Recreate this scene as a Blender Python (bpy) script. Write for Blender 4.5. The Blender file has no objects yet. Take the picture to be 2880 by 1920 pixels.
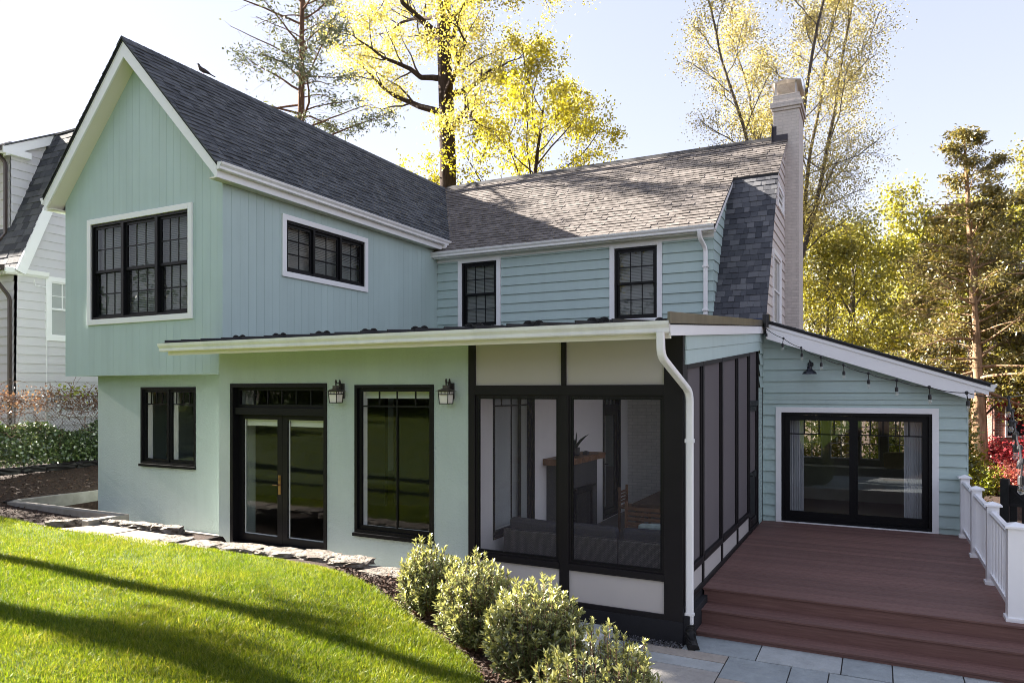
import bpy, bmesh, math, random
import numpy as np
from mathutils import Vector

# ------------------------------------------------------------------ camera, sky, sun, exposure
scene = bpy.context.scene
COL = scene.collection
R = math.radians
cd = bpy.data.cameras.new("camera")
cd.sensor_width = 36.0
cd.lens = 25.19
cd.shift_y = 0.0485
cd.clip_start = 0.05
cd.clip_end = 3000
cam = bpy.data.objects.new("camera", cd)
COL.objects.link(cam)
cam.location = (0, 0, 2.43)
cam.rotation_euler = (R(90), 0, R(27.043))
scene.camera = cam

SUN_EL = 25.2
SUN_AZ = math.atan2(-1.0, 0.001)          # compass-like angle from +Y towards +X
world = bpy.data.worlds.new("World")
scene.world = world
world.use_nodes = True
wn = world.node_tree
for n in list(wn.nodes):
    wn.nodes.remove(n)
sky = wn.nodes.new("ShaderNodeTexSky")
sky.sky_type = 'NISHITA'
sky.sun_disc = False
sky.sun_elevation = R(SUN_EL)
sky.sun_rotation = SUN_AZ
sky.air_density = 1.0
sky.dust_density = 0.3
sky.ozone_density = 1.0
bg = wn.nodes.new("ShaderNodeBackground")
bg.inputs["Strength"].default_value = 0.068
wo = wn.nodes.new("ShaderNodeOutputWorld")
hs = wn.nodes.new("ShaderNodeHueSaturation")
hs.inputs["Saturation"].default_value = 1.0
gm = wn.nodes.new("ShaderNodeGamma")     # evens out the glow round the sun, as in the softly exposed photograph
gm.inputs["Gamma"].default_value = 0.4
wn.links.new(sky.outputs[0], gm.inputs["Color"])
wn.links.new(gm.outputs[0], hs.inputs["Color"])
tint = wn.nodes.new("ShaderNodeMix")
tint.data_type = 'RGBA'
tint.blend_type = 'MULTIPLY'
tint.inputs[0].default_value = 1.0
tint.inputs[7].default_value = (1.05, 0.96, 1.03, 1)
wn.links.new(hs.outputs[0], tint.inputs[6])
wn.links.new(tint.outputs[2], bg.inputs[0])
wn.links.new(bg.outputs[0], wo.inputs[0])

sl = bpy.data.lights.new("sun", 'SUN')
sl.energy = 4.3
sl.angle = R(0.5)
sl.color = (1.0, 0.915, 0.81)
sun = bpy.data.objects.new("sun", sl)
COL.objects.link(sun)
sdir = Vector((math.sin(SUN_AZ) * math.cos(R(SUN_EL)), math.cos(SUN_AZ) * math.cos(R(SUN_EL)), math.sin(R(SUN_EL))))
sun.rotation_euler = sdir.to_track_quat('Z', 'Y').to_euler()
sun.location = (-40, 2, 25)

scene.view_settings.view_transform = 'Standard'
scene.view_settings.look = 'None'
scene.view_settings.exposure = 3.28
scene.view_settings.gamma = 1.0
scene.render.engine = 'CYCLES'
scene.cycles.use_denoising = True
scene.cycles.filter_width = 0.95
scene.cycles.max_bounces = 9
scene.cycles.diffuse_bounces = 4
scene.cycles.glossy_bounces = 4
scene.cycles.transparent_max_bounces = 24
scene.cycles.caustics_reflective = False
scene.cycles.caustics_refractive = False
scene.cycles.sample_clamp_indirect = 6.0

# ------------------------------------------------------------------ materials
def newmat(name):
    m = bpy.data.materials.new(name)
    m.use_nodes = True
    nt = m.node_tree
    for n in list(nt.nodes):
        nt.nodes.remove(n)
    out = nt.nodes.new("ShaderNodeOutputMaterial")
    return m, nt, out

def N(nt, t, **kw):
    n = nt.nodes.new(t)
    for k, v in kw.items():
        if k in n.inputs.keys():
            n.inputs[k].default_value = v
        else:
            setattr(n, k, v)
    return n

def rgba(c):
    return (c[0], c[1], c[2], 1.0)

def ramp(nt, fac, stops):
    r = nt.nodes.new("ShaderNodeValToRGB")
    e = r.color_ramp.elements
    while len(e) < len(stops):
        e.new(0.5)
    for i, (p, c) in enumerate(stops):
        e[i].position = p
        e[i].color = rgba(c)
    nt.links.new(fac, r.inputs[0])
    return r.outputs[0]

def mixc(nt, fac, a, b, mode='MIX'):
    m = nt.nodes.new("ShaderNodeMix")
    m.data_type = 'RGBA'
    m.blend_type = mode
    for s, v in ((0, fac), (6, a), (7, b)):
        if hasattr(v, "links") or hasattr(v, "is_linked"):
            nt.links.new(v, m.inputs[s])
        else:
            m.inputs[s].default_value = v if s == 0 else (v if len(v) == 4 else rgba(v))
    return m.outputs[2]

def coords(nt, scale=(1, 1, 1)):
    tc = nt.nodes.new("ShaderNodeTexCoord")
    mp = nt.nodes.new("ShaderNodeMapping")
    mp.inputs["Scale"].default_value = scale
    nt.links.new(tc.outputs["Object"], mp.inputs[0])
    return mp.outputs[0]

def noise(nt, vec, scale, detail=4, rough=0.55):
    n = nt.nodes.new("ShaderNodeTexNoise")
    n.inputs["Scale"].default_value = scale
    n.inputs["Detail"].default_value = detail
    n.inputs["Roughness"].default_value = rough
    nt.links.new(vec, n.inputs["Vector"])
    return n.outputs["Fac"]

def island(nt):
    g = nt.nodes.new("ShaderNodeNewGeometry")
    return g.outputs["Random Per Island"]

def bump(nt, h, strength=0.3, dist=0.01, prev=None):
    b = nt.nodes.new("ShaderNodeBump")
    b.inputs["Strength"].default_value = strength
    b.inputs["Distance"].default_value = dist
    nt.links.new(h, b.inputs["Height"])
    if prev is not None:
        nt.links.new(prev, b.inputs["Normal"])
    return b.outputs[0]

def paint(name, c, rough=0.45, var=0.10, nscale=3.0, bmp=0.0, bscale=120, bdist=0.004, isl=0.0, spec=0.4, streak=False, metal=0.0, stain=0.0):
    m, nt, out = newmat(name)
    p = N(nt, "ShaderNodeBsdfPrincipled")
    p.inputs["Roughness"].default_value = rough
    p.inputs["Specular IOR Level"].default_value = spec
    p.inputs["Metallic"].default_value = metal
    v = coords(nt, (1, 1, 0.25) if streak else (1, 1, 1))
    f = noise(nt, v, nscale, 5)
    lo = tuple(x * (1 - var) for x in c)
    hi = tuple(min(1, x * (1 + var)) for x in c)
    col = ramp(nt, f, [(0.25, lo), (0.75, hi)])
    if stain:
        sv = coords(nt, (2.2, 2.2, 0.22))
        sr = ramp(nt, noise(nt, sv, 2.4, 6, 0.65), [(0.30, (1 - stain,) * 3), (0.52, (1.0,) * 3), (0.8, (1 + stain * .4,) * 3)])
        col = mixc(nt, 1.0, col, sr, 'MULTIPLY')
    if isl:
        k = ramp(nt, island(nt), [(0, (1 - isl,) * 3), (1, (1 + isl,) * 3)])
        col = mixc(nt, 1.0, col, k, 'MULTIPLY')
    nt.links.new(col, p.inputs["Base Color"])
    if bmp:
        h = noise(nt, coords(nt), bscale, 3)
        nt.links.new(bump(nt, h, bmp, bdist), p.inputs["Normal"])
    nt.links.new(p.outputs[0], out.inputs[0])
    return m

def leafmat(name, stops, trans=0.45, gloss=0.06, rough=0.45, patch=None):
    m, nt, out = newmat(name)
    col = ramp(nt, island(nt), stops)
    if patch:
        v = coords(nt)
        a = ramp(nt, noise(nt, v, 0.9, 5, 0.6), [(0.32, patch[0]), (0.5, (1, 1, 1)), (0.7, patch[1])])
        b = ramp(nt, noise(nt, v, 7.0, 3), [(0.3, (0.74, 0.78, 0.7)), (0.7, (1.16, 1.12, 1.2))])
        col = mixc(nt, 1.0, mixc(nt, 1.0, col, a, 'MULTIPLY'), b, 'MULTIPLY')
    d = N(nt, "ShaderNodeBsdfDiffuse")
    t = N(nt, "ShaderNodeBsdfTranslucent")
    nt.links.new(col, d.inputs[0])
    tc = mixc(nt, 1.0, col, (1.25, 1.15, 0.75), 'MULTIPLY')
    nt.links.new(tc, t.inputs[0])
    mx = N(nt, "ShaderNodeMixShader")
    mx.inputs[0].default_value = trans
    nt.links.new(d.outputs[0], mx.inputs[1])
    nt.links.new(t.outputs[0], mx.inputs[2])
    g = N(nt, "ShaderNodeBsdfGlossy")
    g.inputs["Roughness"].default_value = rough
    g.inputs[0].default_value = (1, 1, 1, 1)
    m2 = N(nt, "ShaderNodeMixShader")
    m2.inputs[0].default_value = gloss
    nt.links.new(mx.outputs[0], m2.inputs[1])
    nt.links.new(g.outputs[0], m2.inputs[2])
    nt.links.new(m2.outputs[0], out.inputs[0])
    return m

def glassmat(name, tint=(0.92, 0.95, 0.93), k=1.7, rough=0.0):
    m, nt, out = newmat(name)
    t = N(nt, "ShaderNodeBsdfTransparent")
    t.inputs[0].default_value = rgba(tint)
    g = N(nt, "ShaderNodeBsdfGlossy")
    g.inputs["Roughness"].default_value = rough
    g.inputs[0].default_value = (0.95, 0.97, 1, 1)
    # Schlick reflectance, the same from either side of the sheet
    lw = N(nt, "ShaderNodeLayerWeight")
    lw.inputs["Blend"].default_value = 0.5
    pw = N(nt, "ShaderNodeMath", operation='POWER')
    nt.links.new(lw.outputs["Facing"], pw.inputs[0])
    pw.inputs[1].default_value = 5.0
    fr = N(nt, "ShaderNodeMath", operation='MULTIPLY_ADD')
    nt.links.new(pw.outputs[0], fr.inputs[0])
    fr.inputs[1].default_value = 0.96
    fr.inputs[2].default_value = 0.04
    # a very faint waviness, as in real double glazing
    w = noise(nt, coords(nt), 1.3, 1)
    nb = bump(nt, w, 0.012, 0.05)
    nt.links.new(nb, g.inputs["Normal"])
    mu = N(nt, "ShaderNodeMath", operation='MULTIPLY')
    mu.use_clamp = True
    nt.links.new(fr.outputs[0], mu.inputs[0])
    mu.inputs[1].default_value = k
    mx = N(nt, "ShaderNodeMixShader")
    nt.links.new(mu.outputs[0], mx.inputs[0])
    nt.links.new(t.outputs[0], mx.inputs[1])
    nt.links.new(g.outputs[0], mx.inputs[2])
    nt.links.new(mx.outputs[0], out.inputs[0])
    return m

def screenmat(name):
    m, nt, out = newmat(name)
    t = N(nt, "ShaderNodeBsdfTransparent")
    d = N(nt, "ShaderNodeBsdfDiffuse")
    d.inputs[0].default_value = (0.16, 0.145, 0.15, 1)
    lw = N(nt, "ShaderNodeLayerWeight")
    lw.inputs["Blend"].default_value = 0.5
    mr = N(nt, "ShaderNodeMapRange")
    mr.inputs["From Min"].default_value = 0.05
    mr.inputs["From Max"].default_value = 0.85
    mr.inputs["To Min"].default_value = 0.11
    mr.inputs["To Max"].default_value = 0.92
    nt.links.new(lw.outputs["Facing"], mr.inputs[0])
    mx = N(nt, "ShaderNodeMixShader")
    nt.links.new(mr.outputs[0], mx.inputs[0])
    nt.links.new(t.outputs[0], mx.inputs[1])
    nt.links.new(d.outputs[0], mx.inputs[2])
    nt.links.new(mx.outputs[0], out.inputs[0])
    return m

def shinglemat(name, a, b, c):
    m, nt, out = newmat(name)
    p = N(nt, "ShaderNodeBsdfPrincipled")
    p.inputs["Roughness"].default_value = 0.9
    p.inputs["Specular IOR Level"].default_value = 0.25
    col = ramp(nt, island(nt), [(0, a), (0.5, b), (1, c)])
    v = coords(nt)
    sp = ramp(nt, noise(nt, v, 170, 2), [(0.3, (0.75,) * 3), (0.7, (1.2,) * 3)])
    col = mixc(nt, 1.0, col, sp, 'MULTIPLY')
    st = ramp(nt, noise(nt, v, 1.1, 4), [(0.3, (0.86,) * 3), (0.7, (1.1,) * 3)])
    col = mixc(nt, 1.0, col, st, 'MULTIPLY')
    nt.links.new(col, p.inputs["Base Color"])
    nt.links.new(bump(nt, noise(nt, v, 260, 2), 0.5, 0.004), p.inputs["Normal"])
    nt.links.new(p.outputs[0], out.inputs[0])
    return m

def brickmat(name, c1, c2, mortar, scale=1.0, bstr=0.6, rough=0.7, paintvar=0.08):
    """brick courses from (x+y, z): right on any upright face that looks along x or y"""
    m, nt, out = newmat(name)
    p = N(nt, "ShaderNodeBsdfPrincipled")
    p.inputs["Roughness"].default_value = rough
    tc = nt.nodes.new("ShaderNodeTexCoord")
    sp = nt.nodes.new("ShaderNodeSeparateXYZ")
    nt.links.new(tc.outputs["Object"], sp.inputs[0])
    ad = N(nt, "ShaderNodeMath", operation='ADD')
    nt.links.new(sp.outputs[0], ad.inputs[0])
    nt.links.new(sp.outputs[1], ad.inputs[1])
    cb = nt.nodes.new("ShaderNodeCombineXYZ")
    nt.links.new(ad.outputs[0], cb.inputs[0])
    nt.links.new(sp.outputs[2], cb.inputs[1])
    br = nt.nodes.new("ShaderNodeTexBrick")
    br.inputs["Scale"].default_value = scale
    br.inputs["Brick Width"].default_value = 0.21
    br.inputs["Row Height"].default_value = 0.072
    br.inputs["Mortar Size"].default_value = 0.008
    br.inputs["Mortar Smooth"].default_value = 0.35
    br.inputs["Color1"].default_value = rgba(c1)
    br.inputs["Color2"].default_value = rgba(c2)
    br.inputs["Mortar"].default_value = rgba(mortar)
    nt.links.new(cb.outputs[0], br.inputs["Vector"])
    nz = noise(nt, tc.outputs["Object"], 9, 5)
    k = ramp(nt, nz, [(0.3, (1 - paintvar,) * 3), (0.7, (1 + paintvar,) * 3)])
    col = mixc(nt, 1.0, br.outputs["Color"], k, 'MULTIPLY')
    nt.links.new(col, p.inputs["Base Color"])
    inv = N(nt, "ShaderNodeMath", operation='SUBTRACT')
    inv.inputs[0].default_value = 1.0
    nt.links.new(br.outputs["Fac"], inv.inputs[1])
    b1 = bump(nt, inv.outputs[0], bstr, 0.008)
    b2 = bump(nt, noise(nt, tc.outputs["Object"], 60, 3), 0.25, 0.004, b1)
    nt.links.new(b2, p.inputs["Normal"])
    nt.links.new(p.outputs[0], out.inputs[0])
    return m

def barkmat(name, a, b):
    m, nt, out = newmat(name)
    p = N(nt, "ShaderNodeBsdfPrincipled")
    p.inputs["Roughness"].default_value = 0.95
    p.inputs["Specular IOR Level"].default_value = 0.1
    v = coords(nt, (1, 1, 0.16))
    f = noise(nt, v, 14, 6, 0.65)
    nt.links.new(ramp(nt, f, [(0.3, a), (0.7, b)]), p.inputs["Base Color"])
    nt.links.new(bump(nt, f, 0.8, 0.04), p.inputs["Normal"])
    nt.links.new(p.outputs[0], out.inputs[0])
    return m

def stonemat(name, stops, scale=5.0, bstr=0.5, bdist=0.02, rough=0.8, isl_stops=None):
    m, nt, out = newmat(name)
    p = N(nt, "ShaderNodeBsdfPrincipled")
    p.inputs["Roughness"].default_value = rough
    p.inputs["Specular IOR Level"].default_value = 0.3
    v = coords(nt)
    f = noise(nt, v, scale, 7, 0.6)
    col = ramp(nt, f, stops)
    if isl_stops:
        k = ramp(nt, island(nt), isl_stops)
        k.node.color_ramp.interpolation = 'CONSTANT'
        g = ramp(nt, f, [(0.25, (0.82,) * 3), (0.75, (1.15,) * 3)])
        col = mixc(nt, 1.0, k, g, 'MULTIPLY')
    nt.links.new(col, p.inputs["Base Color"])
    nt.links.new(bump(nt, noise(nt, v, scale * 4, 6), bstr, bdist), p.inputs["Normal"])
    nt.links.new(p.outputs[0], out.inputs[0])
    return m

def deckmat(name):
    m, nt, out = newmat(name)
    p = N(nt, "ShaderNodeBsdfPrincipled")
    p.inputs["Roughness"].default_value = 0.62
    p.inputs["Specular IOR Level"].default_value = 0.3
    v = coords(nt, (0.05, 1, 1))
    f = noise(nt, v, 60, 6, 0.65)
    col = ramp(nt, f, [(0.25, (0.122, 0.064, 0.054)), (0.55, (0.168, 0.090, 0.076)), (0.85, (0.23, 0.132, 0.112))])
    k = ramp(nt, island(nt), [(0, (0.82,) * 3), (1, (1.18,) * 3)])
    col = mixc(nt, 1.0, col, k, 'MULTIPLY')
    nt.links.new(col, p.inputs["Base Color"])
    nt.links.new(bump(nt, f, 0.25, 0.004), p.inputs["Normal"])
    nt.links.new(p.outputs[0], out.inputs[0])
    return m

def wickermat(name):
    m, nt, out = newmat(name)
    p = N(nt, "ShaderNodeBsdfPrincipled")
    p.inputs["Roughness"].default_value = 0.55
    v = coords(nt)
    ch = nt.nodes.new("ShaderNodeTexBrick")
    ch.inputs["Scale"].default_value = 1.0
    ch.inputs["Brick Width"].default_value = 0.036
    ch.inputs["Row Height"].default_value = 0.014
    ch.inputs["Mortar Size"].default_value = 0.003
    ch.inputs["Color1"].default_value = (0.105, 0.098, 0.095, 1)
    ch.inputs["Color2"].default_value = (0.16, 0.148, 0.142, 1)
    ch.inputs["Mortar"].default_value = (0.03, 0.028, 0.028, 1)
    sp = nt.nodes.new("ShaderNodeSeparateXYZ")
    nt.links.new(v, sp.inputs[0])
    ad = N(nt, "ShaderNodeMath", operation='ADD')
    nt.links.new(sp.outputs[0], ad.inputs[0])
    nt.links.new(sp.outputs[1], ad.inputs[1])
    cb = nt.nodes.new("ShaderNodeCombineXYZ")
    nt.links.new(ad.outputs[0], cb.inputs[0])
    nt.links.new(sp.outputs[2], cb.inputs[1])
    nt.links.new(cb.outputs[0], ch.inputs["Vector"])
    nt.links.new(ch.outputs["Color"], p.inputs["Base Color"])
    nt.links.new(p.outputs[0], out.inputs[0])
    return m

MINT = (0.445, 0.56, 0.535)
M = {}
M['board'] = paint("mint_board_paint", MINT, 0.5, 0.035, 1.5, 0.12, 60, 0.002, isl=0.025, stain=0.05)
M['lap'] = paint("mint_lap_paint", MINT, 0.5, 0.035, 1.5, 0.12, 60, 0.002, isl=0.025, stain=0.05)
M['stucco'] = paint("mint_stucco", (0.46, 0.55, 0.515), 0.85, 0.055, 1.1, 0.75, 42, 0.012, spec=0.2, stain=0.04)
M['white'] = paint("white_trim_paint", (0.86, 0.86, 0.86), 0.4, 0.02, 2.0)
M['gutter'] = paint("white_gutter_enamel", (0.86, 0.855, 0.845), 0.3, 0.06, 2.5, streak=True, stain=0.08)
M['soffit'] = paint("cream_soffit_paint", (0.78, 0.74, 0.64), 0.6, 0.03, 2.0)
M['black'] = paint("black_frame_paint", (0.006, 0.006, 0.0075), 0.42, 0.15, 4.0, spec=0.22)
M['porchblack'] = paint("black_timber_paint", (0.011, 0.0095, 0.011), 0.5, 0.18, 3.0, 0.1, 50, 0.002, spec=0.22)
M['panel'] = paint("warm_grey_panel", (0.47, 0.44, 0.42), 0.6, 0.03, 2.0)
M['foundation'] = paint("black_foundation_render", (0.011, 0.011, 0.014), 0.8, 0.25, 3.0, 0.4, 80, 0.005)
M['dark_shingle'] = shinglemat("charcoal_shingle", (0.060, 0.065, 0.071), (0.085, 0.091, 0.098), (0.116, 0.123, 0.130))
M['grey_shingle'] = shinglemat("weathered_grey_shingle", (0.125, 0.111, 0.102), (0.155, 0.138, 0.127), (0.19, 0.169, 0.156))
M['slate'] = shinglemat("slate_grey_shingle", (0.05, 0.053, 0.062), (0.088, 0.091, 0.102), (0.14, 0.142, 0.15))
M['felt'] = paint("roof_underlay", (0.03, 0.03, 0.033), 0.9, 0.1)
M['metalroof'] = paint("black_metal_roof", (0.03, 0.03, 0.033), 0.35, 0.1, 2.0, metal=0.4)
M['bronze'] = paint("weathered_bronze_flashing", (0.20, 0.18, 0.14), 0.4, 0.25, 4.0, metal=0.75, streak=True)
M['guard'] = paint("snow_guard_black", (0.02, 0.02, 0.022), 0.35)
M['glass'] = glassmat("window_glass", tint=(0.85, 0.88, 0.86), k=0.8)
M['doorglass'] = glassmat("sliding_door_glass", (0.85, 0.88, 0.85), 1.8)
M['frosted'] = paint("frosted_lantern_glass", (0.78, 0.74, 0.70), 0.25, 0.03)
M['screen'] = screenmat("insect_screen")
M['blind'] = paint("window_blind", (0.30, 0.30, 0.29), 0.6, 0.05)
M['shade'] = paint("roller_shade", (0.78, 0.80, 0.74), 0.7, 0.03)
M['curtain'] = paint("pale_curtain", (0.60, 0.60, 0.64), 0.9, 0.05)
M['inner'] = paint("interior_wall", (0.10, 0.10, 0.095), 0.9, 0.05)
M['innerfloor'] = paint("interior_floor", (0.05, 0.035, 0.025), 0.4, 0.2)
M['porchwall'] = paint("porch_inner_stucco", (0.85, 0.83, 0.83), 0.9, 0.03, 3, 0.2, 80, 0.004)
M['fireplace'] = paint("charcoal_fireplace", (0.06, 0.06, 0.062), 0.7, 0.1)
M['wood'] = paint("live_edge_wood", (0.20, 0.105, 0.055), 0.6, 0.35, 9.0, 0.4, 30, 0.01)
M['teak'] = paint("teak_furniture", (0.19, 0.105, 0.06), 0.6, 0.3, 9.0)
M['teakdark'] = paint("weathered_teak", (0.10, 0.07, 0.05), 0.6, 0.3, 9.0)
M['porchfloor'] = paint("porch_floor_tile", (0.17, 0.16, 0.155), 0.6, 0.1)
M['paintedbrick'] = brickmat("painted_grey_brick", (0.60, 0.55, 0.505), (0.555, 0.51, 0.47), (0.49, 0.45, 0.415))
M['whitebrick'] = brickmat("painted_white_brick", (0.66, 0.65, 0.62), (0.61, 0.60, 0.58), (0.50, 0.50, 0.48))
M['mintbrick'] = brickmat("painted_mint_brick", MINT, tuple(x * .94 for x in MINT), tuple(x * .86 for x in MINT))
M['redbrick'] = brickmat("red_brick", (0.22, 0.07, 0.045), (0.16, 0.05, 0.035), (0.22, 0.19, 0.17))
M['beige'] = paint("beige_siding_paint", (0.62, 0.56, 0.52), 0.55, 0.03)
M['neighbour'] = paint("white_siding_paint", (0.60, 0.585, 0.605), 0.55, 0.03, 1.5, isl=0.02)
M['brown'] = paint("brown_gutter_metal", (0.055, 0.04, 0.035), 0.4, 0.1)
M['lead'] = paint("chimney_flashing", (0.05, 0.045, 0.055), 0.45, 0.2, 5, metal=0.3)
M['galv'] = paint("galvanised_cap", (0.50, 0.47, 0.44), 0.35, 0.12, 8, metal=0.6)
M['deck'] = deckmat("composite_deck_boards")
M['concrete'] = stonemat("concrete", [(0.3, (0.20, 0.185, 0.165)), (0.7, (0.28, 0.262, 0.24))], 6, 0.2, 0.01)
M['fieldstone'] = stonemat("fieldstone", [(0.25, (0.055, 0.047, 0.04)), (0.5, (0.18, 0.155, 0.13)), (0.75, (0.33, 0.295, 0.255))], 6, 0.9, 0.04)
M['slabstone'] = stonemat("tan_flagstone", [(0.3, (0.22, 0.185, 0.145)), (0.7, (0.32, 0.275, 0.225))], 4, 0.3, 0.01)
M['bluestone'] = stonemat("bluestone", [(0.3, (0.2, 0.25, 0.27)), (0.7, (0.28, 0.33, 0.35))], 5.0, 0.7, 0.02, 0.7,
    [(0.0, (0.33, 0.36, 0.36)), (0.24, (0.385, 0.405, 0.40)), (0.44, (0.37, 0.33, 0.285)), (0.58, (0.30, 0.33, 0.335)), (0.78, (0.365, 0.345, 0.315)), (0.88, (0.36, 0.385, 0.38))])
M['joint'] = paint("patio_joint_sand", (0.05, 0.045, 0.04), 0.95, 0.2, 20)
M['gravel'] = paint("grey_gravel", (0.13, 0.13, 0.14), 0.9, 0.3, 50, isl=0.4)
M['mulch'] = stonemat("mulch", [(0.25, (0.022, 0.013, 0.010)), (0.55, (0.055, 0.033, 0.024)), (0.8, (0.12, 0.078, 0.055))], 22, 1.0, 0.05, 0.95)
M['chip'] = paint("bark_chips", (0.075, 0.042, 0.028), 0.9, 0.3, 20, isl=0.6)
M['soil'] = paint("lawn_soil", (0.045, 0.085, 0.006), 0.95, 0.3, 6)
M['grass'] = leafmat("grass_blade", [(0, (0.08, 0.132, 0.005)), (0.5, (0.142, 0.205, 0.008)), (0.85, (0.205, 0.255, 0.014)), (1, (0.30, 0.29, 0.06))], 0.45, 0.014, 0.4, ((0.78, 0.88, 0.8), (1.18, 1.06, 1.2)))
M['rail'] = paint("white_vinyl_rail", (0.86, 0.86, 0.87), 0.35, 0.015)
M['fencewood'] = paint("black_stained_wood", (0.014, 0.012, 0.012), 0.6, 0.4, 8, 0.3, 40, 0.004)
M['cable'] = paint("black_rubber_cable", (0.012, 0.012, 0.014), 0.5)
M['bulb'] = glassmat("clear_bulb_glass", (0.96, 0.95, 0.92), 2.2)
M['iron'] = paint("lantern_black_iron", (0.022, 0.018, 0.017), 0.45, 0.2, 10)
M['lantroof'] = paint("lantern_roof_metal", (0.10, 0.085, 0.08), 0.4, 0.15, 10, metal=0.4)
M['barnshade'] = paint("navy_black_enamel", (0.012, 0.014, 0.022), 0.25)
M['brass'] = paint("brass_hardware", (0.30, 0.17, 0.09), 0.3, 0.1, 8, metal=0.8)
M['wicker'] = wickermat("grey_wicker")
M['cushion'] = paint("charcoal_cushion", (0.065, 0.065, 0.075), 0.95, 0.1, 40)
M['pillow'] = paint("pale_teal_pillow", (0.40, 0.50, 0.50), 0.95, 0.25, 14)
M['yellowpillow'] = paint("cream_yellow_pillow", (0.62, 0.55, 0.28), 0.95, 0.1, 14)
M['pot'] = paint("dark_plant_pot", (0.04, 0.04, 0.042), 0.6)
M['aloe'] = paint("aloe_leaf", (0.045, 0.06, 0.045), 0.5)
M['pipe'] = paint("black_corrugated_plastic", (0.012, 0.012, 0.013), 0.4)
M['pigeon'] = paint("dark_pigeon_feathers", (0.055, 0.045, 0.045), 0.7, 0.25, 30)
M['redmetal'] = paint("red_metal_chair", (0.45, 0.09, 0.08), 0.4)
M['tabletop'] = paint("pale_table_top", (0.55, 0.50, 0.46), 0.5)
M['wire'] = paint("galvanised_wire", (0.22, 0.21, 0.22), 0.45, metal=0.5)
M['vine'] = barkmat("dry_vine_stem", (0.11, 0.06, 0.045), (0.26, 0.16, 0.12))
M['sagewood'] = paint("sage_window_paint", (0.30, 0.31, 0.25), 0.5)
M['olefin'] = paint("blue_roof_membrane", (0.03, 0.05, 0.11), 0.6)
M['bark_dark'] = barkmat("dark_oak_bark", (0.022, 0.016, 0.013), (0.075, 0.055, 0.045))
M['bark_red'] = barkmat("reddish_conifer_bark", (0.075, 0.045, 0.032), (0.22, 0.13, 0.085))
M['bark_pale'] = barkmat("pale_cedar_bark", (0.16, 0.095, 0.055), (0.42, 0.29, 0.18))
M['bark_grey'] = barkmat("grey_bark", (0.05, 0.045, 0.042), (0.17, 0.15, 0.135))
M['lf_oak'] = leafmat("young_yellow_leaves", [(0, (0.25, 0.25, 0.04)), (0.4, (0.42, 0.395, 0.07)), (0.8, (0.56, 0.50, 0.12)), (1, (0.62, 0.56, 0.22))], 0.5)
M['lf_maple'] = leafmat("lime_yellow_leaves", [(0, (0.22, 0.22, 0.012)), (0.5, (0.40, 0.38, 0.02)), (1, (0.55, 0.50, 0.04))], 0.55)
M['lf_elm'] = leafmat("olive_yellow_leaves", [(0, (0.26, 0.24, 0.08)), (0.5, (0.42, 0.375, 0.12)), (1, (0.56, 0.48, 0.18))], 0.45)
M['lf_wood'] = leafmat("spring_woodland_leaves", [(0, (0.15, 0.16, 0.018)), (0.5, (0.29, 0.285, 0.03)), (1, (0.46, 0.42, 0.06))], 0.45)
M['lf_wood2'] = leafmat("olive_woodland_leaves", [(0, (0.12, 0.125, 0.012)), (0.5, (0.23, 0.22, 0.02)), (1, (0.38, 0.32, 0.04))], 0.4)
M['lf_rust'] = leafmat("rust_budding_leaves", [(0, (0.13, 0.075, 0.025)), (0.5, (0.24, 0.13, 0.04)), (1, (0.34, 0.2, 0.06))], 0.4)
M['lf_needle'] = leafmat("conifer_needles", [(0, (0.035, 0.045, 0.018)), (0.5, (0.075, 0.08, 0.03)), (1, (0.14, 0.125, 0.05))], 0.25)
M['lf_cedar'] = leafmat("cedar_sprays", [(0, (0.09, 0.085, 0.02)), (0.5, (0.18, 0.155, 0.035)), (1, (0.32, 0.25, 0.06))], 0.3)
M['lf_hem'] = leafmat("grey_green_needles", [(0, (0.05, 0.065, 0.038)), (0.5, (0.085, 0.105, 0.06)), (1, (0.14, 0.155, 0.09))], 0.25)
M['lf_dark'] = leafmat("dark_hedge_leaves", [(0, (0.012, 0.025, 0.008)), (0.6, (0.03, 0.055, 0.015)), (1, (0.07, 0.10, 0.03))], 0.2)
M['lf_shrub'] = leafmat("glossy_shrub_leaves", [(0, (0.065, 0.088, 0.036)), (0.4, (0.165, 0.195, 0.08)), (0.8, (0.29, 0.32, 0.14)), (1, (0.42, 0.43, 0.22))], 0.28, 0.09, 0.32)
M['lf_tip'] = leafmat("young_shoot_leaves", [(0, (0.24, 0.265, 0.09)), (0.6, (0.36, 0.375, 0.155)), (1, (0.43, 0.43, 0.20))], 0.35, 0.06, 0.35)
M['lf_ivy'] = leafmat("ivy_leaves", [(0, (0.025, 0.045, 0.014)), (0.5, (0.06, 0.105, 0.028)), (0.9, (0.13, 0.18, 0.05)), (1, (0.22, 0.26, 0.08))], 0.2, 0.10, 0.35)
M['lf_lime'] = leafmat("lime_shrub_leaves", [(0, (0.12, 0.16, 0.01)), (0.5, (0.26, 0.30, 0.02)), (1, (0.40, 0.42, 0.05))], 0.4)
M['lf_red'] = leafmat("crimson_maple_leaves", [(0, (0.15, 0.012, 0.02)), (0.5, (0.33, 0.03, 0.05)), (1, (0.52, 0.10, 0.11))], 0.45, 0.02)
M['lf_pink'] = leafmat("coral_maple_leaves", [(0, (0.28, 0.06, 0.06)), (0.5, (0.50, 0.15, 0.14)), (1, (0.68, 0.30, 0.24))], 0.4, 0.02)
M['lf_dry'] = leafmat("dry_brown_leaves", [(0, (0.09, 0.045, 0.03)), (0.5, (0.17, 0.09, 0.06)), (1, (0.27, 0.16, 0.1))], 0.3)

# ------------------------------------------------------------------ mesh helpers
ORI = {}

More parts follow.
